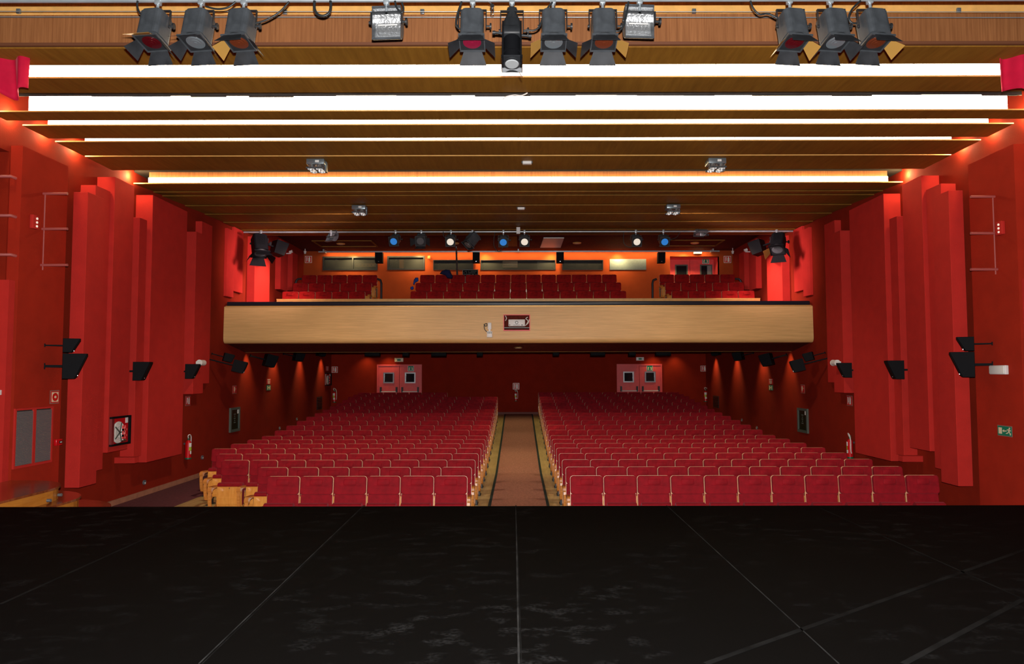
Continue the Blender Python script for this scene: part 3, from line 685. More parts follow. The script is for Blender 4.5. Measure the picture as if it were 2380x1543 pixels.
# booth windows
for i, (a, b, t, bo) in enumerate(WINS):
    p = onY(a, t, BALW - .02); q = onY(b, bo, BALW - .02); wd = q.x - p.x; h = p.z - q.z
    o = bpy.data.objects.new('window_%d' % (i + 1), None); COL.objects.link(o); o.location = (p.x + wd / 2, BALW, q.z); o['kind'] = 'structure'
    if i == 5:
        obj('blank_panel', MB().box(-wd / 2, wd / 2, -.02, -.003, 0, h, bev=.004), M['greypanel'], o); continue
    e = .055 if i < 2 else .02
    fm = MB().box(-wd / 2, wd / 2, -.02, .12, h - e, h).box(-wd / 2, wd / 2, -.02, .12, 0, e).box(-wd / 2, -wd / 2 + e, -.02, .12, e, h - e).box(wd / 2 - e, wd / 2, -.02, .12, e, h - e)
    if i == 0: fm.box(.07, .12, -.02, .12, e, h - e)
    f_ = obj('window_frame', fm, M['black'], o)
    obj('pane', MB().box(-wd / 2 + e, wd / 2 - e, .05, .056, e, h - e), M['pane'], o)
# ================================================================== SPEAKERS
def speaker(label, pos, rot, wd, h, d, wedge=0.5, cat='loudspeaker', bracket=.11, group='black loudspeakers on the hall walls'):
    """cabinet with a tapering profile; local front faces -Y, top at z=h"""
    t = thing('loudspeaker', label, cat, pos, 0, group); t.rotation_euler = rot
    db = d * wedge
    obj('cabinet', MB().prism([(-d, h), (0, h), (0, 0), (-db, 0)], -wd / 2, wd / 2, 'x', bev=.006), M['spk'], t)
    a = math.atan2(d - db, h); mt = Matrix.Translation((0, -db, 0)) @ Matrix.Rotation(a, 4, 'X')
    L = math.hypot(h, d - db)
    obj('grille', MB().box(-wd / 2 + .02, wd / 2 - .02, -.012, -.001, .02, L - .02, mt, bev=.004, seg=1), M['spk'], t)
    obj('badge', MB().box(-.02, .02, -.016, -.011, L * .12, L * .12 + .012, mt), M['chrome'], t)
    if bracket: obj('bracket', MB().box(-.03, .03, 0, bracket - .01, h * .45, h * .55).box(-.05, .05, bracket - .015, bracket, h * .38, h * .62), M['spk'], t)
    return t
def side_speaker(s, px, py0, py1, X, wd, d, label, yaw=0.0, tilt=0.0, wedge=.5, wall=WX):
    """hung at distance X from the centre line; (px, py0..py1) read on the left half of the photo"""
    a = onX(px, py0, -X); b = onX(px, py1, -X); h = a.z - b.z
    return speaker(label, (s * X, b.y, b.z), Euler((tilt, 0, s * -(math.pi / 2) + s * yaw * -1), 'XYZ'), wd, h, d, wedge, bracket=(wall - X) / math.cos(yaw) + .01)
for s, nm in ((-1, 'steps side'), (1, 'side opposite the steps')):
    side_speaker(s, 146, 822, 880, 7.40, .50, .34, 'large wedge loudspeaker, lower of the stacked pair nearest the stage, ' + nm, yaw=.5, wall=7.62)
    side_speaker(s, 147, 787, 819, 7.40, .36, .24, 'smaller loudspeaker atop the stacked pair nearest the stage, ' + nm, yaw=.5, wall=7.62)
    side_speaker(s, 312, 841, 884, 7.47, .36, .30, 'wedge loudspeaker in the gap before the broadest panel, ' + nm, yaw=.3)
    side_speaker(s, 432, 846, 880, 7.55, .36, .30, 'wedge loudspeaker just behind the broadest panel, ' + nm, yaw=.3)
    side_speaker(s, 517, 819, 838, 7.55, .26, .24, 'small tilted loudspeaker under the balcony end, upper of two, ' + nm, yaw=.5, tilt=.25, wedge=.85)
    side_speaker(s, 538, 834, 862, 7.2, .34, .32, 'tilted loudspeaker under the balcony end, lower of two, ' + nm, yaw=.3, tilt=.25, wedge=.85)
    side_speaker(s, 612, 821, 849, 7.45, .36, .32, 'tilted loudspeaker beside the first wall wash light, ' + nm, yaw=.6, tilt=.25, wedge=.85)
    side_speaker(s, 682, 818, 837, 7.5, .36, .30, 'tilted loudspeaker half hidden by the soffit trim, ' + nm, yaw=.6, tilt=.2, wedge=.85)
    side_speaker(s, 737, 817, 826, 7.5, .36, .28, 'rearmost small loudspeaker tucked under the soffit, ' + nm, yaw=.6, tilt=.2, wedge=.85)
    side_speaker(s, 631, 556, 588, 7.20, .42, .36, 'tilted loudspeaker over the balcony before the dark gap, ' + nm, yaw=.7, tilt=.25, wedge=.85, wall=7.59)
for (a, b, nm) in ((876, 893, 'beside the two-pane booth window'), (1100, 1116, 'over the mixing desk'), (1292, 1309, 'past the wide middle booth window'), (1525, 1542, 'beside the door niche')):
    wd, h, c, rz = span('bal', a, 590, b, 614); speaker('black loudspeaker on the balcony wall ' + nm, c + Vector((0, -.14, 0)), (0, 0, rz), wd, h, .26, .8, group='loudspeakers on the balcony wall')
# black boxes hung from the under-balcony ceiling
for a, b, w_, k, nm in ((847, 882, 1, 0, 'nearest the steps side'), (935, 950, 0, 0, 'over the steps side rear door'), (1002, 1037, 1, 0, 'between steps side door and aisle'), (1108, 1122, 0, 0, 'just on the steps side of the aisle'),
                    (1285, 1300, 0, 1, 'just past the aisle'), (1373, 1407, 1, 1, 'between aisle and far rear door'), (1462, 1478, 0, 1, 'over the far rear door'), (1525, 1560, 1, 1, 'farthest from the steps')):
    y = 22.6; p = onY(a, 827.5 if not k else 826.5, y); q = onY(b, 827.5 if not k else 826.5, y)
    lab = ('long flat black ceiling fixture under the balcony, ' if w_ else 'small black ceiling box under the balcony, ') + nm
    t = thing('ceiling_box', lab, 'ceiling fixture', ((p.x + q.x) / 2, y, p.z), 0, 'black boxes under the balcony ceiling'); wd = q.x - p.x
    obj('body', MB().box(-wd / 2, wd / 2, 0, .22, 0, .13, bev=.015), M['spk'], t)
    obj('stem', MB().cyl((0, .1, .13), (0, .1, 3.46 - p.z), .025, n=8), M['black'], t)
# ================================================================== FIRE EXTINGUISHERS
def extinguisher(label, wall, px, y0, y1, off=.0, side=-1):
    a, rz = on_wall(wall, px, y0, .1); b, _ = on_wall(wall, px, y1, .1); H = a.z - b.z; k = H / .60; r = .075 * k
    t = thing('fire_extinguisher', label, 'fire extinguisher', b, rz); 
    mb = MB().cyl((0, 0, .02 * k), (0, 0, .40 * k), r, n=20, caps=False).cyl((0, 0, .40 * k), (0, 0, .44 * k), r, r * .8, n=20, caps=False).cyl((0, 0, .44 * k), (0, 0, .47 * k), r * .8, r * .3, n=20).cyl((0, 0, 0), (0, 0, .02 * k), r * .9, r, n=20)
    obj('cylinder', mb, M['extred'], t)
    obj('boot', MB().cyl((0, 0, -.005), (0, 0, .03 * k), r * 1.04, n=20), M['green'], t)
    obj('valve', MB().cyl((0, 0, .46 * k), (0, 0, .52 * k), .018 * k, n=10).box(-.02 * k, .07 * k, -.012, .012, .50 * k, .515 * k).box(-.015 * k, .06 * k, -.012, .012, .54 * k, .555 * k).cyl((0, 0, .5 * k), (0, 0, .545 * k), .012, n=8), M['green'], t)
    pts = [(0, 0, .51 * k), (side * .05 * k, -.01, .58 * k), (side * .01 * k, -.03, .61 * k), (-side * .07 * k, -.03, .56 * k), (-side * .10 * k, -.02, .42 * k), (-side * .10 * k, -.02, .20 * k), (-side * .085 * k, 0, .12 * k)]
    obj('hose', MB().tube(smoothpath(pts, 5), .012 * k, 7), M['signwhite'], t)
    fr = MB(); 
    def wrap(z0, z1, a0, a1, mat, nm):
        m = MB(); n = 8; vs = []
        for i in range(n + 1):
            t_ = a0 + (a1 - a0) * i / n; vs += [(math.sin(t_) * r * 1.03, -math.cos(t_) * r * 1.03, z0 * k), (math.sin(t_) * r * 1.03, -math.cos(t_) * r * 1.03, z1 * k)]
        m.add(vs, [(2 * i, 2 * i + 2, 2 * i + 3, 2 * i + 1) for i in range(n)], smooth=True); obj(nm, m, mat, t)
    wrap(.30, .40, -.9, .5, M['paper'], 'label'); wrap(.21, .295, -.9, .3, M['lime'], 'label'); wrap(.12, .2, -.6, .6, M['signwhite'], 'label')
    obj('bracket', MB().box(-.03, .03, 0, .10, .36 * k, .40 * k), M['greyblack'], t)
    return t
extinguisher('red fire extinguisher with lime label on the wall by the mauve carpet', 'left', 437, 1011, 1066)
extinguisher('red fire extinguisher behind the broadest panel, opposite the steps', 'right', 1976, 1008, 1064)
extinguisher('red fire extinguisher on the rear wall, hose cabinet corner', 'back', 777, 903, 935)
extinguisher('red fire extinguisher on the rear wall, corner opposite the steps', 'back', 1640, 901, 933)
extinguisher('small red fire extinguisher on the rear wall at the aisle end', 'back', 1199, 906, 932)
# ================================================================== HOSE CABINETS
def hose_cabinet(label, wall, rect, big=True):
    wd, h, c, rz = span(wall, *rect); t = thing('hose_cabinet', label, 'fire hose cabinet', shift(c, rz, .006), rz)
    d = .05; e = .035
    obj('frame', MB().box(-wd / 2, wd / 2, -d, 0, h - e, h).box(-wd / 2, wd / 2, -d, 0, 0, e).box(wd / 2 - e, wd / 2, -d, 0, e, h - e), M['spk'], t, label='black frame')
    obj('door_edge', MB().box(-wd / 2, -wd / 2 + e * 2.2, -d, 0, e, h - e), M['chrome'], t, label='bright steel edge')
    obj('back_plate', MB().box(-wd / 2 + e, wd / 2 - e, -.008, 0, e, h - e), M['extred'], t)
    R = min(wd, h) * .34; cx = -wd * .12; cz = h * .45
    reel = MB(); 
    for rr in (1, .82, .64): 
        reel.tube([(cx + R * rr * math.cos(2 * math.pi * i / 28), -.03, cz + R * rr * math.sin(2 * math.pi * i / 28)) for i in range(29)], .022, 6)
    rl = obj('hose_reel', reel, M['signwhite'], t)
    obj('reel_disc', MB().cyl((cx, -.012, cz), (cx, -.02, cz), R * .95, n=28), M['signwhite'], rl)
    sp = MB(); 
    for i in range(5): a = 2 * math.pi * i / 5 + .3; sp.box(-.012, .012, -.064, -.056, 0, R, Matrix.Translation((cx, 0, cz)) @ Matrix.Rotation(a, 4, 'Y'))
    obj('spoke', sp, M['greyframe'], rl)
    obj('bracket', MB().box(cx + R * .45, cx + R * 1.25, -.075, -.055, cz + .02, cz + .06).box(cx + R * .45, cx + R * 1.25, -.075, -.055, cz - .09, cz - .05).box(cx + R * .45, cx + R * .6, -.075, -.055, cz - .13, cz + .12).box(cx + R * .9, cx + R * 1.0, -.075, -.055, cz - .13, cz + .12), M['pinkdoor'], t)
    obj('valve', MB().cyl((cx + R * .9, -.03, h * .12), (cx + R * .9, -.03, h * .24), .03, n=10).cyl((cx + R * .6, -.03, h * .14), (cx + R * 1.4, -.03, h * .14), .022, n=10), M['chrome'], t)
    obj('label_card', MB().box(wd * .30, wd * .42, -.014, -.008, h * .74, h * .93), M['paper'], t)
    return t
hose_cabinet('open fire hose cabinet with white reel, below the red hose sign', -7.47, (253, 967, 298, 1034))
hose_cabinet('small fire hose cabinet edge-on in the far rear corner', 'left', (755, 867, 768, 896), False)
# ventilation grille on the slab
M['louvre'] = nmat('grey_louvre_metal', (.30, .27, .27), .4, .3)
wd, h, c, rz = span(-7.62, 29, 947, 118, 1082); t = thing('ventilation_grille', 'tall two-part louvred ventilation grille in the wall above the wooden steps', 'ventilation grille', shift(c, rz, .003), rz)
obj('frame', MB().box(-wd / 2, wd / 2, -.03, 0, 0, .04).box(-wd / 2, wd / 2, -.03, 0, h - .03, h).box(-wd / 2, -wd / 2 + .03, -.03, 0, .04, h - .03).box(wd / 2 - .03, wd / 2, -.03, 0, .04, h - .03).box(-.03, .03, -.03, 0, .04, h - .03), M['panel'], t)
obj('duct_back', MB().box(-wd / 2 + .03, wd / 2 - .03, -.003, 0, .04, h - .03), M['roof'], t)
sl = MB(); n = 52
for i in range(n):
    z = .05 + (h - .09) * i / n; mt = Matrix.Translation((0, -.014, z)) @ Matrix.Rotation(.6, 4, 'X')
    sl.box(-wd / 2 + .03, -.03, -.010, .010, -.004, .004, mt); sl.box(.03, wd / 2 - .03, -.010, .010, -.004, .004, mt)
obj('louvres', sl, M['louvre'], t)
# red alarm call point, wall devices
def small_box(name, label, cat, wall, rect, mat, d=.05, extra=None, bev=.008):
    wd, h, c, rz = span(wall, *rect); t = thing(name, label, cat, shift(c, rz, .002), rz)
    obj('housing', MB().box(-wd / 2, wd / 2, -d, 0, 0, h, bev=min(bev, h / 5)), mat, t)
    if extra: extra(t, wd, h, d)
    return t
def callp(t, wd, h, d): obj('push_button', MB().box(-wd * .05, wd * .38, -d - .008, -d + .001, h * .3, h * .7), M['spk'], t); obj('glass_plate', MB().box(0, wd * .3, -d - .011, -d - .007, h * .42, h * .58), M['signwhite'], t)
small_box('alarm_call_point', 'small bright red fire alarm call point below the bell sign', 'alarm button', -7.62, (124, 1020, 138, 1035), M['extred'], .05, callp)
def dots(t, wd, h, d):
    for k in range(3): obj('indicator_lamp', MB().cyl((wd * .1, -d - .01, h * (.2 + .28 * k)), (wd * .1, -d + .001, h * (.2 + .28 * k)), h * .085, n=12), M['lenswarm'], t)
small_box('indicator_panel', 'reddish wall box with three white lights beside the ladder rungs, steps side', 'indicator light', -7.62, (68, 500, 82, 532), M['panel'], .06, dots)
small_box('indicator_panel', 'reddish wall box with three white lights beside the rungs, opposite the steps', 'indicator light', 7.62, (2321, 515, 2337, 546), M['panel'], .06, dots)
def diff(t, wd, h, d): obj('diffuser', MB().box(-wd * .46, wd * .46, -d - .015, -d + .001, h * .08, h * .92, bev=.006), M['signwhite'], t)
small_box('emergency_light', 'white rectangular emergency light above the exit sign, opposite the steps', 'emergency light', 7.62, (2308, 849, 2345, 870), M['white'], .06, diff)
small_box('emergency_light', 'sliver of white emergency light at the near end of the steps side wall', 'emergency light', ('y', 10.9), (-30, 906, 5, 918), M['white'], .06, diff)
def exitg(t, wd, h, d): obj('green_window', MB().box(-wd * .2, wd * .2, -d - .006, -d + .001, h * .25, h * .75), M['signgreen'], t)
small_box('emergency_light', 'cream emergency light above the rear door, steps side', 'emergency light', 'back', (918, 832, 938, 841), M['cream'], .08, exitg)
small_box('emergency_light', 'pale emergency light with green centre above the far rear door', 'emergency light', 'back', (1478, 830, 1496, 838), M['white'], .08, exitg)
small_box('emergency_light', 'small white emergency light above the balcony niche', 'emergency light', 'bal', (1611, 586, 1630, 591), M['white'], .10, diff)
for wall, rect, nm in (('left', (458, 836, 479, 850), 'steps side'), ('right', (1931, 836, 1952, 850), 'opposite the steps')):
    X = -7.46 if wall == 'left' else 7.46
    a, rz = on_wall(X, (rect[0] + rect[2]) / 2, 843, .12)
    t = thing('wall_lamp', 'white cylindrical lamp fixed to the short high panel, ' + nm, 'wall lamp', a, rz)
    obj('shade', MB().cyl((-.11, 0, 0), (.11, 0, 0), .068, n=20), M['white'], t); obj('end_cap', MB().cyl((-.125, 0, 0), (-.11, 0, 0), .072, n=20).cyl((.11, 0, 0), (.12, 0, 0), .06, n=20), M['signwhite'], t)
    obj('bracket', MB().box(-.03, .03, .05, .12, -.03, .03), M['white'], t)
# dark display boards
for wall, rect, nm in (('left', (532, 947, 554, 1003), 'steps side wall'), ('right', (1857, 949, 1880, 1005), 'wall opposite the steps')):
    wd, h, c, rz = span(wall, *rect); t = thing('display_board', 'tall dark glazed board with grey frame and white card, ' + nm, 'display board', shift(c, rz, .003), rz)
    obj('frame', MB().box(-wd / 2, wd / 2, -.05, 0, 0, .07).box(-wd / 2, wd / 2, -.05, 0, h - .06, h).box(-wd / 2, -wd / 2 + .07, -.05, 0, .07, h - .06).box(wd / 2 - .07, wd / 2, -.05, 0, .07, h - .06), M['greyframe'], t)
    obj('board', MB().box(-wd / 2 + .07, wd / 2 - .07, -.03, 0, .07, h - .06), M['boardgreen'], t)
    tx = MB()
    for k, ww in enumerate((.13, .05, .10, .06, .13)): tx.box(-wd * .02 - ww / 2, -wd * .02 + ww / 2, -.034, -.029, h * (.70 - .085 * k), h * (.745 - .085 * k))
    obj('lettering', tx, M['greyframe'], t); obj('card', MB().box(wd * .24, wd * .40, -.036, -.029, h * .74, h * .90), M['paper'], t)
# black cables hanging at the corners under the balcony
for wall, rect, nm in (('left', (736, 922, 748, 952), 'steps side'), ('right', (1658, 920, 1671, 948), 'far side')):
    wd, h, c, rz = span(wall, *rect); t = thing('wall_grille', 'small dark wall grille near the rear corner, ' + nm, 'grille', shift(c, rz, .003), rz)
    obj('back_plate', MB().box(-wd / 2, wd / 2, -.012, 0, 0, h), M['black'], t)
    g = MB(); 
    for k in range(8): g.box(-wd / 2, wd / 2, -.02, -.012, h * (k + .2) / 8, h * (k + .55) / 8)
    obj('grille', g, M['darkred'], t)
# small round aisle lights low on the walls
for wall, px, py, nm in (('left', 334, 1121, 'above the mauve carpet, steps side'), ('left', 469, 1063, 'behind the extinguisher, steps side'), ('left', 649, 995, 'halfway back, steps side'), ('left', 689, 974, 'toward the rear, steps side'),
                         ('right', 1760, 994, 'halfway back, opposite the steps'), ('right', 1725, 976, 'toward the rear, opposite the steps')):
    a, rz = on_wall(wall, px, py); t = thing('step_light', 'tiny grey step light low on the wall ' + nm, 'step light', a, rz)
    obj('housing', MB().cyl((0, -.03, 0), (0, .0, 0), .05, n=14), M['greyknob'], t); obj('lens', MB().cyl((0, -.036, -.012), (0, -.03, -.012), .018, n=10), M['white'], t)
# pipe brackets projecting from the slabs
M['pinkpipe'] = nmat('pink_painted_pipe', (.42, .09, .08), .5)
for s, px0, px1, ys_, nm in ((-1, 98, 157, (450, 532, 616), 'steps side'), (1, 2315, 2256, (457, 542, 626), 'opposite the steps')):
    a = onX(px0, ys_[1], s * 7.62); t = thing('pipe_bracket', 'three red-painted pipe arms on a thin upright beside the three-light box, ' + nm, 'pipe bracket', a)
    zs = []
    for py in ys_:
        p = onY(px0, py, a.y); q = onY(px1, py, a.y); zs.append(p.z - a.z)
        obj('arm', MB().cyl((s * .0, 0, p.z - a.z), (q.x - a.x, 0, p.z - a.z), .022, n=10), M['pinkpipe'], t)
    obj('upright', MB().cyl((-s * .03, 0, zs[2] - .08), (-s * .03, 0, zs[0]), .011, n=8), M['pinkpipe'], t)
for k, py in enumerate((410, 501, 592)):
    p = onY(26, py, 10.98); t = thing('pipe_rung', ('top', 'middle', 'lowest')[k] + ' red-painted pipe rung in the dark recess at the hall edge', 'pipe rung', p, 0, 'pipe rungs in the recess')
    obj('bar', MB().tube([(0, 0.1, 0), (0, 0, 0), (-1.0, 0, 0), (-1.0, .1, 0)], .024, 8), M['pinkpipe'], t)
# ================================================================== WOODEN STEPS beside the stage
def plate(x1, y1, z, r, mt=M['stairwood']):
    pts = [(-7.60, STY + .01), (x1, STY + .01), (x1, y1 - r)]
    for k in range(1, 11): a = math.pi / 2 * k / 10; pts.append((x1 - r + r * math.cos(a), y1 - r + r * math.sin(a)))
    pts.append((-7.60, y1)); return pts
t = thing('wooden_steps', 'curved varnished wooden steps leading down from the stage to the hall', 'steps', (0, 0, 0))
for k, (x1, y1, z) in enumerate(((-6.47, 11.05, .95), (-6.30, 11.3, .76), (-6.0, 11.6, .57), (-5.7, 11.9, .38), (-5.4, 12.1, .19))):
    if y1 > 12.2: y1 = 12.2
    pts = plate(x1, y1, z, .85 + .05 * k)
    tr = obj('tread', MB().prism(pts, z - .03, z, 'z'), M['stairwood'], t)
    pin = [(max(x, -7.6) - (.02 if x > -7.5 else 0), y - (.02 if y > 9 else -.0)) for x, y in pts]
    obj('riser', MB().prism(pin, z - .19 if k < 4 else 0, z - .03, 'z'), M['stairface'], tr)
for px, py, nm in ((115, 1163, 0), (140, 1150, 1)):
    p = onX(px, py, -6.35 if nm == 0 else -6.5); obj('step_marker_light', MB().cyl((p.x - .03, p.y, p.z), (p.x + .02, p.y, p.z), .022, n=12), M['greyknob'], t)
# ================================================================== CURTAINS
def curtain(name, label, x0, x1, y, z0, z1, folds, cat='curtain'):
    mb = MB(); nx = 60; nz = 10; vs = []
    for j in range(nz + 1):
        for i in range(nx + 1):
            u = i / nx; v = j / nz; x = x0 + (x1 - x0) * u; amp = .035 + .05 * (1 - v)
            yy = y + amp * math.sin(u * folds * 2 * math.pi) + .03 * math.sin(u * 17 + v * 2); z = z0 + (z1 - z0) * v + (1 - v) * .05 * math.sin(u * folds * math.pi * 1.3)
            vs.append((x, yy, z))
    n = len(vs); vs += [(a, b + .012, c) for a, b, c in vs]; fs = []
    for j in range(nz):
        for i in range(nx):
            a = j * (nx + 1) + i; fs.append((a, a + 1, a + nx + 2, a + nx + 1)); fs.append((a + n, a + nx + 1 + n, a + nx + 2 + n, a + 1 + n))
    for i in range(nx): fs.append((i, i + n, i + 1 + n, i + 1))
    for j in range(nz): a = j * (nx + 1); b = a + nx; fs.append((a, a + nx + 1, a + nx + 1 + n, a + n)); fs.append((b, b + n, b + nx + 1 + n, b + nx + 1))
    mb.add(vs, fs, smooth=True); o = obj(name, mb, M['curtain']); return tag(o, label, cat)
CUY = 8.70
p = onY(72, 106, CUY); q = onY(72, 216, CUY); curtain('stage_curtain', 'crimson stage curtain end hanging on the steps side of the arch', p.x - 1.5, p.x, CUY, q.z, p.z + .0, 5)
p = onY(2327, 102, CUY); q = onY(2327, 212, CUY); curtain('stage_curtain', 'crimson stage curtain end hanging opposite the steps', p.x, p.x + 1.5, CUY, q.z, p.z + .0, 5)
# ================================================================== STAGE LANTERNS on the near pipe
PY_ = 7.3; PZ_ = onY(1200, 1.5, PY_).z
pipe = obj('lighting_pipe', MB().cyl((-6.5, PY_, PZ_ + .012), (6.5, PY_, PZ_ + .012), .026, n=14), M['steel']); tag(pipe, 'long galvanised lighting pipe across the very top edge, over the stage', 'lighting bar')
def flap(hw, ow, L, mt): return MB().prism([(-hw, 0), (hw, 0), (ow, -L), (-ow, -L)], -.0012, .0012, 'y', mt)
def make_fresnel(lens, opens, gold=(0, 0, 0, 0), S=1.0):
    """lens faces local -Z, its camera side is -Y; pivot (yoke bolts) at the origin"""
    t = thing('stage_spotlight', 'x', 'stage light')
    T = Matrix.Scale(S, 4)
    b = MB().prism(rounded_rect(-.125, .125, -.13, .13, .05, n=4), -.17, .115, 'z', T)          # body, extruded along the beam
    for k in range(9): x = -.06 + .015 * k; b.box(x - .003, x + .003, -.134, -.128, -.08, .09, T)
    b.prism(rounded_rect(-.115, .115, -.12, .12, .05, n=4), .115, .14, 'z', T)
    obj('body', b, M['greyblack'], t)
    r = MB().cyl((0, 0, -.17), (0, 0, -.215), .135 * S, .125 * S, n=28, mt=T if S == 1 else T)
    r = MB().cyl((0, 0, -.17 * S), (0, 0, -.20 * S), .118 * S, .112 * S, n=28)
    r.box(-.13, .13, -.13, .13, -.212, -.200, T)
    obj('lens_ring', r, M['black'], t)
    ln = MB()
    for k in range(6): ln.cyl((0, 0, (-.213 - .003 * (k % 2 + 0) - .004 * (5 - k) * 0 - .002 * k) * S), (0, 0, -.205 * S), (.098 - .016 * k) * S, (.104 - .016 * k) * S, n=28)
    obj('lens', ln, M[lens], t)
    fr = MB().box(-.14, -.128, -.128, .128, -.225, -.205, T).box(.128, .14, -.128, .128, -.225, -.205, T).box(-.14, .14, -.14, -.128, -.225, -.205, T).box(-.14, .14, .128, .14, -.225, -.205, T)
    bf = obj('barn_door_frame', fr, M['greyblack'], t)
    # four flaps : camera side, far side, left, right ; angle = opening from the beam direction
    for k, (rz_, op) in enumerate(zip((0, math.pi, -math.pi / 2, math.pi / 2), opens)):
        if op is None: continue
        mt = T @ Matrix.Rotation(rz_, 4, 'Z') @ Matrix.Translation((0, -.138, -.222)) @ Matrix.Rotation(-op, 4, 'X')
        wdt = .10 if k < 2 else .07; ow = .15 if k < 2 else .12; L = .145 if k < 2 else .145
        obj('barn_door', flap(wdt, ow, L, mt), M['brassdoor'] if gold[k] else M['flapdark'], bf, label='gold-coloured flap' if gold[k] else None)
    return t
def hang(t, piv, pipe, S=1.0, yaw=0.0, clampmat='steel', knob_side=1, w_=.15):
    """yoke and clamp from pivot up to pipe, built unrotated under the thing; returns nothing"""
    R = t.matrix_basis.to_3x3().inverted()
    M4 = R.to_4x4()
    up = pipe.z - piv.z; yk = Matrix.Rotation(yaw, 4, 'Z')
    top = up - .13 * S
    dy = pipe.y - piv.y; sh = Matrix.Identity(4); sh[1][2] = dy / max(up, .01)
    m = M4 @ sh @ yk
    w_ *= S
    b = MB().box(-w_ - .004, -w_ + .004, -.016 * S, .016 * S, -.02, top, m).box(w_ - .004, w_ + .004, -.016 * S, .016 * S, -.02, top, m).box(-w_ - .004, w_ + .004, -.018 * S, .018 * S, top, top + .012, m)
    obj('yoke', b, M['black'], t)
    c = MB().cyl((0, 0, top), (0, 0, up - .035), .012 * S + .004, n=10, mt=m).box(-.028, .028, -.03, .03, up - .045, up + .05, m, bev=.008)
    obj('clamp', c, M[clampmat], t)
    k = MB().cyl((knob_side * w_, 0, 0), (knob_side * (w_ + .045 * S), 0, 0), .012 * S, n=10, mt=m).cyl((knob_side * (w_ + .04 * S), 0, 0), (knob_side * (w_ + .058 * S), 0, 0), .035 * S, n=10, mt=m)
    obj('tilt_knob', k, M['black'], t); obj('pivot_bolt', MB().cyl((-knob_side * w_, 0, 0), (-knob_side * (w_ + .02 * S), 0, 0), .018 * S, n=8, mt=m), M['black'], t)
def fresnel(label, px, py, Yd, pipe_y, pipe_z, tilt, yaw, lens, opens, gold=(0, 0, 0, 0), S=0.93, yyaw=0.0, ks=1):
    piv = onY(px, py, Yd); t = make_fresnel(lens, opens, gold, S); t.location = piv
    t.rotation_euler = Euler((-tilt, 0, yaw), 'XYZ'); t['label'] = label; t['group'] = 'stage lanterns'
    bpy.context.view_layer.update() if False else None
    hang(t, piv, Vector((piv.x, pipe_y, pipe_z)), S, yyaw, ks and 'steel', ks)
    return t
r_ = math.radians
T0 = r_(14)                                    # beams nearly straight down, leaning towards the camera
A_ = (r_(30), r_(30), r_(50), r_(50))
fresnel('spotlight with red gel, first of three nearest the steps side', 361, 61, 7.25, PY_, PZ_, T0, r_(-8), 'lensred', (r_(57), r_(24), r_(36), r_(36)), (1, 0, 0, 0), .93, 0)
fresnel('spotlight with clear lens, middle of the steps side trio', 462, 61, 7.25, PY_, PZ_, T0, r_(-8), 'lens', (r_(48), r_(24), r_(36), r_(36)), (0, 0, 0, 0), .93, 0)
fresnel('spotlight with amber gel, third from the steps side', 562, 61, 7.25, PY_, PZ_, T0, r_(-8), 'lensamber', (r_(30), r_(24), r_(36), r_(48)), (0, 0, 1, 0), .93, 0)
fresnel('spotlight with magenta gel beside the long profile lantern', 1098, 61, 7.25, PY_, PZ_, T0, 0, 'lenspink', A_, (0, 0, 0, 0))
fresnel('clear spotlight just past the long profile lantern', 1286, 61, 7.25, PY_, PZ_, T0, 0, 'lens', A_, (0, 0, 1, 0))
fresnel('spotlight with amber gel beside the second silver floodlight', 1402, 61, 7.25, PY_, PZ_, T0, 0, 'lensamber', A_, (0, 0, 0, 1))
fresnel('spotlight with dark gel, innermost of the far trio', 1840, 61, 7.25, PY_, PZ_, T0, r_(8), 'lensred', (r_(28), r_(24), r_(44), r_(34)), (0, 0, 1, 1))
fresnel('clear spotlight in the middle of the far trio', 1935, 61, 7.25, PY_, PZ_, T0, r_(8), 'lens', (r_(28), r_(24), r_(36), r_(34)))
fresnel('spotlight with amber gel, outermost of the far trio', 2028, 61, 7.25, PY_, PZ_, T0, r_(8), 'lensamber', (r_(28), r_(24), r_(36), r_(44)), (0, 0, 0, 1))
# profile lantern
piv = onY(1190, 72, 7.25); t = thing('profile_spotlight', 'long black profile spotlight with round clear lens, hanging at the centre', 'stage light', piv); t.rotation_euler = Euler((-r_(16), 0, 0)); t['group'] = 'stage lanterns'
b = MB().cyl((0, 0, .0), (0, 0, .10), .082, .072, n=24).cyl((0, 0, .10), (0, 0, .20), .072, .040, n=24).cyl((0, 0, .20), (0, 0, .25), .038, .045, n=16).box(-.08, .08, -.08, .08, -.10, .0, bev=.02)
obj('lamp_house', b, M['black'], t)
obj('barrel', MB().cyl((0, 0, -.10), (0, 0, -.36), .070, n=24).box(-.082, -.068, -.09, .05, -.38, .03).box(.068, .082, -.09, .05, -.38, .03).cyl((0, 0, -.26), (0, 0, -.275), .078, n=24), M['spk'], t)
obj('lens_hood', MB().box(-.082, .082, -.085, .085, -.375, -.36).cyl((0, 0, -.36), (0, 0, -.385), .075, .072, n=24), M['black'], t)
obj('lens', MB().cyl((0, 0, -.380), (0, 0, -.392), .064, .050, n=24), nmat('bright_profile_lens', (.36, .38, .39), .2, coat=.6), t)
obj('colour_frame', MB().box(-.085, .085, .085, .09, -.42, -.33).box(-.085, .085, -.09, .09, -.396, -.393).box(-.088, -.082, -.09, .09, -.40, -.36).box(.082, .088, -.09, .09, -.40, -.36) if False else MB().box(-.088, -.082, -.09, .09, -.40, -.36).box(.082, .088, -.09, .09, -.40, -.36).box(-.085, .085, .085, .09, -.40, -.36), M['chrome'], t)
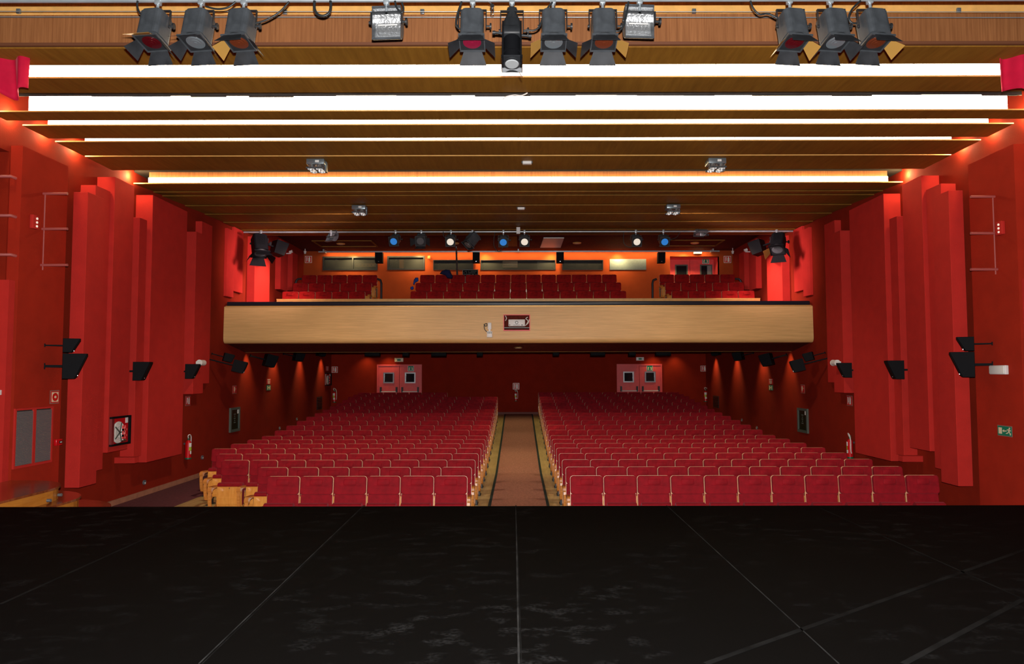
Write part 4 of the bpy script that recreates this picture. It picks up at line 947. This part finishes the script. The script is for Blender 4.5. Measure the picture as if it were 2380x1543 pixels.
obj('shutter_handle', MB().cyl((-.07, 0, -.03), (-.14, 0, -.02), .012, n=8).cyl((-.14, 0, -.02), (-.165, 0, -.02), .018, n=8).cyl((.07, 0, -.05), (.14, 0, -.06), .012, n=8).cyl((.14, 0, -.06), (.165, 0, -.06), .018, n=8), M['black'], t)
obj('rear_handle', MB().tube([(-.035, 0, .24), (-.035, 0, .275), (.035, 0, .275), (.035, 0, .24)], .008), M['black'], t)
obj('gel_clip', MB().cyl((.06, .09, -.40), (.085, .08, -.46), .004, n=6), M['lensamber'], t)
for c_ in t.children: c_.scale = (1.2, 1.2, 1.06)
hang(t, piv, Vector((piv.x, PY_, PZ_)), 1.0, 0, 'steel', 1, .115)
# floodlights with silver reflectors
def flood(label, px, py, Yd, pipe_y, pipe_z, yaw, S=1.0, tilt=r_(35), mirror=1):
    piv = onY(px, py, Yd); t = thing('floodlight', label, 'stage light', piv); t.rotation_euler = Euler((-tilt + r_(0), 0, yaw)); t['group'] = 'floodlights'
    T = Matrix.Scale(S, 4)
    w2 = .15; pr = []
    n = 10                                      # concave reflector, open side faces -Y
    for k in range(n + 1): a = math.pi * (.5 - k / n); pr.append((.02 + .11 * math.cos(a), .155 * math.sin(a)))
    rf = MB().strip([(a, b) for a, b in pr], -w2 + .006, w2 - .006, .003, T); obj('reflector', rf, M['refl'], t)
    sd = [(-.0, .165), (.10, .13), (.14, 0), (.10, -.13), (0, -.165)]
    bd = MB().prism(sd, -w2, -w2 + .006, 'x', T).prism(sd, w2 - .006, w2, 'x', T).strip([(a + .008, b * 1.03) for a, b in pr], -w2, w2, .004, T)
    bd.box(-w2, w2, -.008, .006, .150, .170, T).box(-w2, w2, -.008, .006, -.175, -.155, T)
    obj('body', bd, M['greyblack'], t)
    obj('lamp', MB().cyl((-.10 * S, .06 * S, 0), (.10 * S, .06 * S, 0), .007 * S, n=8), M['signwhite'], t)
    hang(t, piv, Vector((piv.x, pipe_y, pipe_z)), S, yaw, 'steel', 1, .16)
    return t
flood('silver floodlight nearer the steps side, on the near pipe', 898, 52, 7.3, PY_, PZ_, r_(-4), 1.0, r_(-2))
flood('silver floodlight past the centre spotlights, on the near pipe', 1487, 49, 7.3, PY_, PZ_, r_(4), 1.0, r_(-2))
# cables near the pipe
def cable(label, pts, Yd, r=.010, cat='cable'):
    P = smoothpath([onY(a, b, Yd) for a, b in pts], 7); o = obj('cable', MB().tube(P, r, 8), M['cable']); return tag(o, label, cat, 'black cables at the near pipe')
cable('black cable looping down into the first steps side spotlight', [(320, 2), (319, 14), (325, 30), (338, 41)], 7.22)
cable('black cable sagging between the middle and third steps side spotlights', [(478, 15), (505, 21), (530, 17), (548, 4)], 7.22)
cable('black cable trailing from the third spotlight up to the pipe', [(594, 54), (620, 46), (650, 28), (672, 4)], 7.24)
cable('small black cable loop hanging alone from the pipe', [(731, 2), (731, 20), (738, 33), (752, 37), (765, 30), (769, 14), (768, 2)], 7.24, .014)
cable('black cable tuft beside the first silver floodlight', [(918, 2), (922, 18), (934, 29), (938, 20), (934, 6)], 7.24)
cable('black cable dropping beside the magenta spotlight', [(1073, 4), (1064, 30), (1060, 52), (1064, 64), (1072, 69)], 7.2)
cable('black cable from profile lantern up past the clear spotlight', [(1222, 69), (1240, 71), (1254, 62), (1262, 40), (1272, 20), (1284, 5)], 7.2)
cable('black cable beside the second silver floodlight', [(1427, 70), (1438, 72), (1450, 58), (1456, 32), (1461, 4)], 7.2)
cable('black cable running down to the innermost far spotlight', [(1744, 2), (1750, 18), (1764, 33), (1785, 32), (1806, 42)], 7.22)
cable('black cable between the two outer far spotlights', [(2000, 2), (1980, 22), (1973, 42), (1980, 53), (1992, 54)], 7.22)
for py, nm in ((27, 'upper'), (40, 'lower')):
    a = onY(0, py - 1, 8.2); b = onY(2380, py + 1, 8.2)
    o = obj('steel_wire', MB().cyl((a.x - .5, 8.2, a.z), (b.x + .5, 8.2, b.z), .0045, n=6), M['steel']); tag(o, nm + ' thin steel wire stretched before the orange fascia', 'wire')
p = onY(1144, 14, 7.3); t = thing('safety_hook', 'small steel safety hook dangling between magenta spotlight and profile lantern', 'hook', p)
obj('eye', MB().cyl((0, -.01, 0), (0, .01, 0), .022, n=14), M['chrome'], t); obj('snap_hook', MB().tube([(0, 0, -.02), (-.014, 0, -.05), (-.010, 0, -.09), (.010, 0, -.09), (.014, 0, -.05), (0, 0, -.02)], .005, 6), M['chrome'], t); obj('short_wire', MB().tube([(0, 0, .02), (-.03, 0, .035), (-.05, 0, .06)], .003, 5), M['chrome'], t)
for px, py, nm in ((40, 24, 'far end on the steps side'), (661, 26, 'near the hanging cable loop'), (981, 25, 'beside the first floodlight'), (1614, 24, 'before the far trio'), (2231, 22, 'far end opposite the steps')):
    p = onY(px, py, FY + .26); o = obj('rail_clip', MB().box(p.x - .025, p.x + .025, FY + .27, FY + .30, p.z - .03, p.z + .03, bev=.006), M['greyknob']); tag(o, 'blue-grey clip on the batten above the fascia, ' + nm, 'clip', 'clips above the fascia')
P = smoothpath([onY(a, b, onZ(1205, 222, ZC).y - .1) for a, b in ((1168, 232), (1176, 225), (1195, 221), (1212, 222), (1226, 216))], 6)
o = obj('cable', MB().tube(P, .009, 6), M['white']); tag(o, 'loose white cable sticking out over the widest cove light', 'cable')
# ================================================================== BALCONY PIPE and lanterns
BPY = 19.8; BPZ = onY(1205, 538.5, BPY).z
bp = obj('lighting_pipe', MB().cyl((-7.5, BPY, BPZ), (7.5, BPY, BPZ), .024, n=10), M['steel']); tag(bp, 'thin lighting pipe hung across the hall before the balcony', 'lighting bar')
obj('coupling', MB().box(-.05, .05, BPY - .04, BPY + .04, BPZ - .06, BPZ + .12), M['white'], bp)
AO = (r_(35), r_(30), r_(40), r_(40)); NO = (None, None, None, None)
U = r_(62)
fresnel('large black spotlight with barn doors at the balcony pipe end, steps side', 603, 566, 19.7, BPY, BPZ, r_(20), r_(35), 'lens', AO, (0, 0, 0, 0), 1.5)
fresnel('small spotlight with blue gel, nearest the steps side on the balcony pipe', 919, 556, 19.8, BPY, BPZ, U, r_(-6), 'lensblue', NO, S=.95)
fresnel('grey spotlight with drooping flap on the balcony pipe', 979, 555, 19.8, BPY, BPZ, U, 0, 'lens', (None, r_(10), r_(60), r_(60)), S=1.0)
fresnel('small warm-white spotlight beside the black pole on the balcony pipe', 1048, 557, 19.8, BPY, BPZ, U, 0, 'lenswarm', NO, S=.95)
fresnel('dark spotlight turned aside on the balcony pipe', 1098, 556, 19.8, BPY, BPZ, r_(40), r_(-55), 'lens', NO, S=1.1)
fresnel('small spotlight with blue gel near the centre of the balcony pipe', 1170, 558, 19.8, BPY, BPZ, U, 0, 'lensblue', NO, S=.95)
fresnel('small warm-white spotlight just past centre on the balcony pipe', 1219, 557, 19.8, BPY, BPZ, U, 0, 'lenswarm', NO, S=.95)
fresnel('small warm-white spotlight past the white ceiling hatch', 1478, 557, 19.8, BPY, BPZ, U, 0, 'lenswarm', NO, S=.95)
fresnel('small spotlight with blue gel, farthest from the steps', 1542, 557, 19.8, BPY, BPZ, U, 0, 'lensblue', NO, S=.95)
fresnel('large black spotlight with amber flap at the far pipe end', 1809, 562, 19.7, BPY, BPZ, r_(35), r_(-30), 'lens', AO, (0, 0, 1, 0), 1.4)
for o_ in [o for o in COL.objects if o.get('label', '').startswith('large black spotlight')]:
    for c_ in o_.children_recursive:
        if c_.data.materials[0] in (M['greyblack'], M['flapdark']): c_.data.materials[0] = M['spk']  # darker material offsets the strong beam that falls on these lanterns
flood('small black floodlight tilted on the balcony pipe, steps side', 769, 548, 19.8, BPY, BPZ, r_(-35), 1.0, r_(25))
flood('small grey floodlight on the balcony pipe, door side', 1629, 545, 19.8, BPY, BPZ, r_(10), 1.0, r_(-80))
for pts, nm in (([(1030, 538), (1032, 550), (1042, 552), (1047, 540)], 'beside the warm-white spotlight'), ([(1150, 540), (1148, 570), (1160, 585), (1172, 570)], 'below the blue centre spotlight'), ([(1450, 540), (1450, 565), (1465, 575), (1485, 566)], 'below the spotlight past the hatch'), ([(1560, 556), (1572, 552), (1581, 540)], 'beside the farthest blue spotlight')):
    P = smoothpath([onY(a, b, 19.75) for a, b in pts], 6); o = obj('cable', MB().tube(P, .010, 6), M['cable']); tag(o, 'thin cable hanging from the balcony pipe ' + nm, 'cable')
# ================================================================== CEILING FIXTURES
def zceil(y): return ZC if y < Y6 else zf(y) - .012
def quad(label, px, py, zc, S=1.0):
    p = onZ(px, py, zc); t = thing('ceiling_spotlight', label, 'ceiling light', (p.x, p.y, p.z), 0, 'four-lamp ceiling fixtures')
    h = .20 * S
    obj('housing', MB().box(-.16 * S, .16 * S, -.13 * S, .13 * S, -.10 * S, -.001, bev=.01).box(.14 * S, .17 * S, .0, .10 * S, -.2 * S, -.02), M['greyknob'], t)
    obj('label_plate', MB().box(.0, .07 * S, -.134 * S, -.130 * S, -.07 * S, -.03 * S), M['paper'], t)
    for ix in (-1, 1):
        for iy in (-1, 1):
            c = Vector((ix * .075 * S, iy * .09 * S - .01, -.12 * S)); d = Vector((0, -.35, -1)).normalized()
            l = obj('lamp', MB().cyl(c, c + d * .07 * S, .035 * S, .062 * S, n=18, caps=False), M['refl'], t)
            obj('bulb', MB().cyl(c + d * .02 * S, c + d * .05 * S, .03 * S, n=14), M['lenswarm'], l)
    obj('trim_plate', MB().box(-.15 * S, .15 * S, -.17 * S, -.015 * S, -.185 * S, -.178 * S).box(-.15 * S, .15 * S, .01 * S, .15 * S, -.185 * S, -.178 * S) if False else MB().box(-.15 * S, .15 * S, -.165 * S, -.155 * S, -.19 * S, -.16 * S).box(-.15 * S, .15 * S, .135 * S, .145 * S, -.19 * S, -.16 * S), M['greyblack'], t)
quad('four-lamp fixture on the slat before the orange board, steps side', 737, 373, ZC, 1.0)
quad('four-lamp fixture on the slat before the orange board, far side', 1663, 371, ZC, 1.0)
zq = zceil(yslope(480)); quad('four-lamp fixture on the rear planks, steps side', 836, 479, zq - .01, 1.0); quad('four-lamp fixture on the rear planks, far side', 1563, 477, zq - .01, 1.0)
for px, py, zc, nm in ((1225, 375, ZC, 'before the orange board'), (1211, 482, zq - .01, 'on the rear planks')):
    p = onZ(px, py, zc); t = thing('emergency_light', 'small white rectangular emergency light on the ceiling centre ' + nm, 'emergency light', (p.x, p.y, p.z))
    obj('housing', MB().box(-.08, .08, -.05, .05, -.055, -.001, bev=.008), M['white'], t); obj('end_bracket', MB().box(-.10, -.08, -.03, .03, -.04, -.001).box(.08, .10, -.03, .03, -.04, -.001), M['greyblack'], t)
for px, py, nm in ((1057, 565, 'behind the black pole'), (792, 566, 'above the two-pane window'), (1341, 564, 'beside the white hatch'), (1615, 564, 'before the door niche')):
    p = onZ(px, py, ZB); t = thing('recessed_downlight', 'round recessed downlight in the balcony ceiling ' + nm, 'ceiling light', (p.x, p.y, ZB))
    obj('rim', MB().cyl((0, 0, -.03), (0, 0, -.001), .13, .15, n=20), M['gold'], t); obj('lamp', MB().cyl((0, 0, -.034), (0, 0, -.03), .09, n=20), M['cream'], t)
p = onZ(1204, 801, pbz - .02); 
ysf = BY + .75; zsf = pbz + .02 + (trz - pbz - .02) * (ysf - BY - .1) / (TRY - BY - .1)
t = thing('recessed_downlight', 'round recessed downlight in the soffit under the balcony centre', 'ceiling light', (0, ysf, zsf - .004)); obj('rim', MB().cyl((0, 0, -.03), (0, 0, 0), .13, .15, n=20), M['chrome'], t); obj('lamp', MB().cyl((0, 0, -.034), (0, 0, -.03), .09, n=20), M['cream'], t)
# ceiling hatches of the balcony
for rect, mat, nm, off in (((1390 / 4.408 + 940, 575, 1600 / 4.408 + 940, 553), 'white', 'tilted white ceiling hatch over the balcony', 8), ((1165, 572, 1202, 548), 'slat', 'brown wooden ceiling hatch beside the blue centre spotlight', 0)):
    pts = [onZ(rect[0], rect[1], ZB - .02), onZ(rect[2], rect[1], ZB - .02), onZ(rect[2] + off, rect[3], ZB - .02), onZ(rect[0] + off, rect[3], ZB - .02)]
    o = obj('ceiling_hatch', MB().prism([(q.x, q.y) for q in pts], ZB - .03, ZB - .004, 'z'), M[mat]); tag(o, nm, 'ceiling hatch')
for s in (-1, 1):
    x0, x1 = sorted((s * 6.9, s * 4.9)); y0 = 24.2
    o = obj('ceiling_hatch_frame', MB().box(x0, x1, y0, y0 + .05, ZB - .03, ZB - .003).box(x0, x1, y0 + 1.1, y0 + 1.15, ZB - .03, ZB - .003).box(x0, x0 + .05, y0 + .05, y0 + 1.1, ZB - .03, ZB - .003).box(x1 - .05, x1, y0 + .05, y0 + 1.1, ZB - .03, ZB - .003), M['slat'])
    tag(o, 'faint gold ceiling frame over the balcony, ' + ('steps side' if s < 0 else 'door side'), 'ceiling frame')
# light rail on top of the window wall
RLY = BALW - .42
t = thing('light_rail', 'pale metal light rail running along the top of the balcony window wall', 'light rail', (0, RLY, 0))
rzz = onY(1205, 586, RLY).z
obj('valance', MB().box(-7.15, 7.2, -.02, .0, rzz, rzz + .045), M['steel'], t)
obj('hanger', MB().box(-7.0, -6.95, 0, .35, rzz + .03, ZB).box(6.95, 7.0, 0, .35, rzz + .03, ZB).box(-.02, .02, 0, .35, rzz + .03, ZB), M['steel'], t)
for px, nm in ((709, 'steps side'), (1703, 'door side')):
    p = onY(px, 590, RLY - .1); t = thing('ceiling_camera', 'small white fitting hanging at the light rail end, ' + nm, 'ceiling fitting', p)
    obj('stem', MB().cyl((0, 0, .06), (0, 0, ZB - p.z), .015, n=8), M['white'], t); obj('head', MB().cyl((0, 0, 0), (0, 0, .10), .03, .055, n=14), M['white'], t)
for px, nm in ((995, 'between the booth windows'),):
    p = onY(px + 2, 598, BALW - .08); t = thing('wall_fitting', 'small brass fitting on the orange-lit wall ' + nm, 'wall fitting', p); obj('head', MB().cyl((0, 0, -.05), (0, 0, .05), .05, n=12), M['gold'], t); obj('arm', MB().box(-.015, .015, 0, .08, -.01, .01), M['gold'], t)
for s, px, py, nm in ((-1, 676, 586, 'steps side'), (1, 1733, 582, 'door side')):
    p = onX(px, py, s * 7.45); t = thing('wall_fitting', 'small white fitting atop the last balcony panel, ' + nm, 'wall fitting', p); obj('head', MB().cyl((-.05, 0, 0), (.05, 0, .03), .04, .05, n=12), M['white'], t); obj('arm', MB().box(min(0, s * .15), max(0, s * .15), -.012, .012, -.06, -.03).box(-.012, .012, -.012, .012, -.06, 0), M['white'], t)
# ================================================================== BALCONY THINGS
# black pole, mixing desk, jacket, cloths, rails
p = onY(1065, 640, 25.35); q = onY(1060.5, 574, 25.35); q.z = min(q.z, ZB - .08)
t = thing('lighting_stand', 'tall thin black stand rising behind the back balcony row', 'stand', (p.x, 25.35, BZ[2]))
obj('pole', MB().cyl((0, 0, 0), (q.x - p.x, 0, q.z - BZ[2]), .035, .028, n=10), M['black'], t); obj('base', MB().cyl((0, 0, 0), (0, 0, .03), .15, n=16), M['black'], t); obj('top_joint', MB().cyl((q.x - p.x, 0, q.z - BZ[2]), (q.x - p.x, 0, q.z - BZ[2] + .06), .05, n=12), M['chrome'], t)
a = onY(1075, 627, 25.5); b = onY(1111, 641, 25.5)
t = thing('mixing_desk', 'small black mixing desk with pale knobs behind the back balcony row', 'mixing desk', ((a.x + b.x) / 2, 25.5, b.z - .3)); wd = b.x - a.x
obj('stand', MB().box(-wd / 2 + .05, wd / 2 - .05, 0, .3, BZ[2] - (b.z - .3), .3), M['black'], t)
obj('panel', MB().box(-wd / 2, wd / 2, 0, .04, .28, .30 + a.z - b.z), M['spk'], t)
kn = MB()
for i in range(11):
    for j in range(3): 
        if random.random() < .75: kn.box(-wd / 2 + .04 + i * .042, -wd / 2 + .065 + i * .042, -.01, 0, .34 + j * .055, .36 + j * .055)
kn.box(-wd / 2, wd / 2, -.012, 0, .29 + a.z - b.z, .305 + a.z - b.z).box(-wd / 2, -wd / 2 + .015, -.012, 0, .28, .30 + a.z - b.z).box(wd / 2 - .015, wd / 2, -.012, 0, .28, .30 + a.z - b.z)
obj('knob', kn, M['greyframe'], t)
def cloth(name, label, cat, pts, Yd, th, mat, seed=1):
    """draped lump: outline pts (px,py) at depth, thickened and wrinkled"""
    rnd = random.Random(seed); P = [onY(a, b, Yd) for a, b in pts]; c = sum(P, Vector()) / len(P); mb = MB(); n = len(P)
    rings = [(1.0, 0.0), (.85, -th * .6), (.5, -th), (.0, -th * 1.15)]; vs = []; fs = []
    for sc, dy in rings[:-1]:
        for q in P: vs.append(c + (q - c) * sc + Vector((0, dy + rnd.uniform(-.03, .03) * (sc < 1), 0)))
    vs.append(c + Vector((0, -th * 1.1, 0)))
    for r in range(2):
        for i in range(n): fs.append((r * n + i, r * n + (i + 1) % n, (r + 1) * n + (i + 1) % n, (r + 1) * n + i))
    for i in range(n): fs.append((2 * n + i, 2 * n + (i + 1) % n, 3 * n))
    fs.append(tuple(range(n))[::-1]); mb.add(vs, fs, smooth=True); o = obj(name, mb, M[mat]); return tag(o, label, cat)
cloth('jacket', 'dark blue jacket draped over the back of a back-row balcony seat', 'jacket', [(1022, 636), (1027, 629), (1036, 626), (1046, 627), (1049, 636), (1053, 642), (1051, 648), (1040, 647), (1035, 640), (1028, 638)], 24.86, .10, 'navy', 3)
cloth('cloth', 'blue cloth draped at the end of the middle balcony row, centre block', 'cloth', [(962, 650), (966, 645), (972, 645), (973, 653), (965, 657), (963, 663), (960, 660)], 23.9, .05, 'blue', 4)
cloth('cloth', 'small blue bundle by the front balcony row end, centre block', 'cloth', [(954, 667), (960, 665), (962, 670), (958, 674), (954, 672)], 22.8, .05, 'blue', 5)
for s in (-1, 1):
    pl = lambda px: 2410 - px if s > 0 else px
    y = 22.35; a = onY(pl(886 if s < 0 else 893), 697, y); b = onY(pl(881), 648, y)
    t = thing('handrail', 'black curved handrail at the gangway end of the %s balcony block' % ('steps side' if s < 0 else 'door side'), 'handrail', (a.x, y, 3.6))
    H = b.z - 3.6; obj('rail', MB().tube([(0, 0, 0), (0, 0, H - .14), (s * .03, .01, H - .04), (s * .13, .03, H)], .035, 10), M['black'], t)
    y = 24.5; a = onY(pl(687), 656, y); b = onY(pl(700), 648, y)
    t = thing('handrail', 'short black curved handrail by the wall end of the back row, ' + ('steps side' if s < 0 else 'door side'), 'handrail', (a.x, y, BZ[1]))
    H = b.z - BZ[1]; dx = b.x - a.x; obj('rail', MB().tube([(0, 0, 0), (0, 0, H - .16), (dx * .15, 0, H - .06), (dx * .45, 0, H), (dx * 1.1, 0, H)], .035, 10), M['black'], t)
# projector niche in the parapet
wd, h, c, rz = span(('y', BY - .02), 1170, 731, 1232, 769); t = thing('video_projector', 'white video projector in a red-framed niche in the balcony front', 'projector', (c.x, BY - .018, c.z))
obj('niche_frame', MB().box(-wd / 2, wd / 2, -.03, 0, 0, .025).box(-wd / 2, wd / 2, -.03, 0, h - .02, h).box(-wd / 2, -wd / 2 + .02, -.03, 0, .025, h - .02).box(wd / 2 - .02, wd / 2, -.03, 0, .025, h - .02), M['pinkdoor'], t, label='salmon red niche frame')
obj('niche_back', MB().box(-wd / 2 + .02, wd / 2 - .02, -.006, 0, .02, h - .02), M['darkred'], t)
obj('shelf', MB().box(-wd / 2 + .02, wd / 2 - .02, -.10, -.006, .07, .09), M['greyframe'], t)
obj('casing', MB().box(-.22, .22, -.10, -.008, .115, .30, bev=.02), M['white'], t)
obj('lens', MB().tube([(0 + .035 * math.cos(2 * math.pi * i / 20), -.105, .215 + .035 * math.sin(2 * math.pi * i / 20)) for i in range(21)], .006, 6), M['black'], t)
obj('air_vent', MB().box(-.09, .08, -.104, -.099, .145, .155).box(.12, .16, -.104, -.099, .14, .16).box(-.2, -.17, -.104, -.099, .14, .16), M['black'], t)
obj('wires', MB().tube(smoothpath([(.25, -.03, .16), (.30, -.04, .26), (.24, -.05, .32), (.29, -.04, .36)], 5), .012, 6).tube(smoothpath([(-.3, -.03, .40), (-.27, -.04, .33), (-.3, -.03, .27)], 5), .012, 6).tube(smoothpath([(.2, -.05, .12), (.3, -.06, .2), (.33, -.04, .3)], 5), .01, 6), M['signwhite'], t)
wd, h, c, rz = span(('y', BY - .02), 1131, 750, 1145, 784); t = thing('socket_box', 'white two-part socket box with black cable loop on the balcony front', 'socket box', (c.x, BY - .018, c.z))
obj('upper_box', MB().box(-wd * .3, wd * .3, -.05, 0, h * .55, h, bev=.006), M['white'], t); obj('lower_box', MB().box(-wd * .45, wd * .45, -.05, 0, 0, h * .42, bev=.006).box(-wd * .15, wd * .15, -.03, 0, h * .4, h * .56), M['white'], t)
obj('socket_slots', MB().box(-.05, -.03, -.054, -.049, h * .25, h * .38).box(-.01, .01, -.054, -.049, h * .25, h * .38).box(.03, .05, -.054, -.049, h * .25, h * .38), M['greyframe'], t)
obj('cable_loop', MB().tube(smoothpath([(-.06, -.03, h * .35), (-.13, -.03, h * .55), (-.14, -.03, h * .85), (-.08, -.03, h * .95), (-.07, -.03, h * .8), (-.12, -.03, h * .78), (-.15, -.03, h * .9)], 6), .010, 6), M['cable'], t)
# booth furniture behind the glass
def booth(name, label, cat, rect, Yd, d, mat, parts=None):
    a = onY(rect[0], rect[1], Yd); b = onY(rect[2], rect[3], Yd); t = thing(name, label, cat, ((a.x + b.x) / 2, Yd, b.z)); wd = b.x - a.x; b.z = 4.7 if rect[3] >= 640 else b.z; t.location.z = b.z; h = a.z - b.z
    obj('body', MB().box(-wd / 2, wd / 2, 0, d, 0, h, bev=.01), M[mat], t)
    if parts: parts(t, wd, h)
    return t
def hooks(t, wd, h):
    for k in range(6): obj('hook', MB().cyl((-wd * .4 + k * wd * .16, -.04, h * .45), (-wd * .4 + k * wd * .16, 0, h * .5), .018, n=8), M['spk'], t)
booth('coat_rack', 'yellow wooden hook board seen through the two-pane booth window', 'hook board', (825, 612, 877, 620), 28.8, .04, 'slat_edge', hooks)
def cabp(t, wd, h): obj('shelf', MB().box(-wd / 2 + .02, wd / 2 - .02, -.006, 0, h * .3, h * .34).box(-wd / 2 + .02, wd / 2 - .02, -.006, 0, h * .62, h * .66), M['greyframe'], t)
booth('equipment_rack', 'black equipment rack in the booth behind the two-pane window', 'equipment rack', (752, 598, 778, 640), 27.3, .5, 'spk', cabp)
booth('booth_cabinet', 'dark cabinet behind the second booth window', 'cabinet', (900, 592, 924, 640), 28.3, .4, 'boardgreen', cabp)
booth('booth_cabinet', 'orange wooden cabinet behind the second booth window', 'cabinet', (928, 592, 938, 640), 28.4, .3, 'ply', cabp)
booth('booth_shelf', 'pale glossy equipment shelf behind the wide middle booth window', 'shelf', (1168, 606, 1203, 622), 28.0, .3, 'cream', cabp)
booth('booth_cabinet', 'grey cabinet behind the wide middle booth window', 'cabinet', (1249, 603, 1285, 640), 28.0, .4, 'greypanel', cabp)
booth('equipment_rack', 'black rack behind the window beside the blank panel', 'equipment rack', (1366, 600, 1399, 640), 27.8, .4, 'spk', cabp)
booth('booth_cabinet', 'brown cabinet behind the window beside the blank panel', 'cabinet', (1340, 600, 1358, 640), 28.2, .3, 'booth', cabp)
for x, y, z, pw in ((-5.8, 26.68, ZB - .03, 14), (-4.0, 26.68, ZB - .03, 8), (0.0, 26.68, ZB - .03, 8), (2.8, 26.68, ZB - .03, 4)):
    light('POINT', 'booth_lamp', (x, y, z), pw, (1, .82, .6), size=.02)
# ================================================================== LAMP LIGHT
# hidden cove along the window wall, behind the light rail
light('AREA', 'rail_light', (0, BALW - .22, rzz + .05), 110, (1, .70, .30), (r_(25), 0, 0), 14.0, .06)
for k in range(6):
    x = -6.0 + 2.4 * k; light('SPOT', 'rail_spot', (x, BALW - .30, rzz + .08), 85, (1, .72, .30), (r_(18), 0, 0), .04, None, 120, 1.0)
# wall-wash lamps under the balcony
for s in (-1, 1):
    for off, y in ((0, 20.95), (1, 23.3), (2, 26.1), (3, 28.9)):
        t = thing('wash_light', 'small warm wall-wash lamp under the balcony, %s of four, %s' % (ORD[off], 'steps side' if s < 0 else 'far side'), 'wall-wash lamp', (s * 7.42, y, 3.42), 0)
        obj('can', MB().cyl((0, 0, -.05), (0, 0, .03), .06, n=16, caps=False), M['black'], t); obj('lamp', MB().cyl((0, 0, .01), (0, 0, .02), .05, n=16), M['led'], t)
        light('SPOT', 'wash_spot', (s * 7.42, y, 3.36), 75 if off else 60, (1, .74, .30), (0, -s * r_(16), 0), .05, None, 76, 1.0)
for x in (-5.4, -6.3, 5.6, 6.5): light('SPOT', 'door_wash', (x, BACK - .4, 3.4), 22, (1, .72, .3), (r_(14), 0, 0), .05, None, 100, 1)
for y, e in ((20.0, 130), (23.4, 90), (27.0, 80)): light('SPOT', 'aisle_downlight', (0, y, 3.12 if y < 21 else 3.4), e, (1, .82, .45), (0, 0, 0), .05, None, 100, .8)
# bare lamps in the gap between the slat ends and the side walls
for s in (-1, 1):
    for py, e in ((258, 14), (290, 16), (328, 18), (362, 22), (424, 26)): light('POINT', 'slat_end_lamp', (s * 7.72, onZ(1205, py, ZC).y - .12, ZC + .12), e, (1, .80, .40), size=.05)
# unseen spots added for a gold glow on the edge of the soffit
for x in (-3.2, -1.2, 3.5, 6.2): light('SPOT', 'trim_fill', (x, TRY - .25, trz + .14), 3, (1, .55, .12), (r_(60), 0, 0), .02, None, 120, 1)
# downlights over the balcony panels and gangways
for s in (-1, 1):
    light('SPOT', 'panel_downlight', (s * 5.6, 21.6, ZB - .35), 520, (1, .66, .48), (0, -s * r_(38), 0), .12, None, 75, .8)
    light('SPOT', 'fixture_fill', (s * 3.8, 17.45, 6.16), 1500, (1, .70, .70), Vector((s * 3.6, 3.3, -.75)).to_track_quat('-Z', 'Y').to_euler(), .60, None, 50, .9)  # soft pink fill added at the rear fixtures, aimed at side panels
# fill spots added at the four-lamp fixtures, pointing down at the seats and balcony front
for px, py, zc in ((737, 388, ZC), (1663, 386, ZC)):
    p = onZ(px, py, zc); light('SPOT', 'fixture_fill', (p.x, p.y, zc - .26), 500, (1, .80, .62), (r_(35), 0, 0), .12, None, 110, .9)
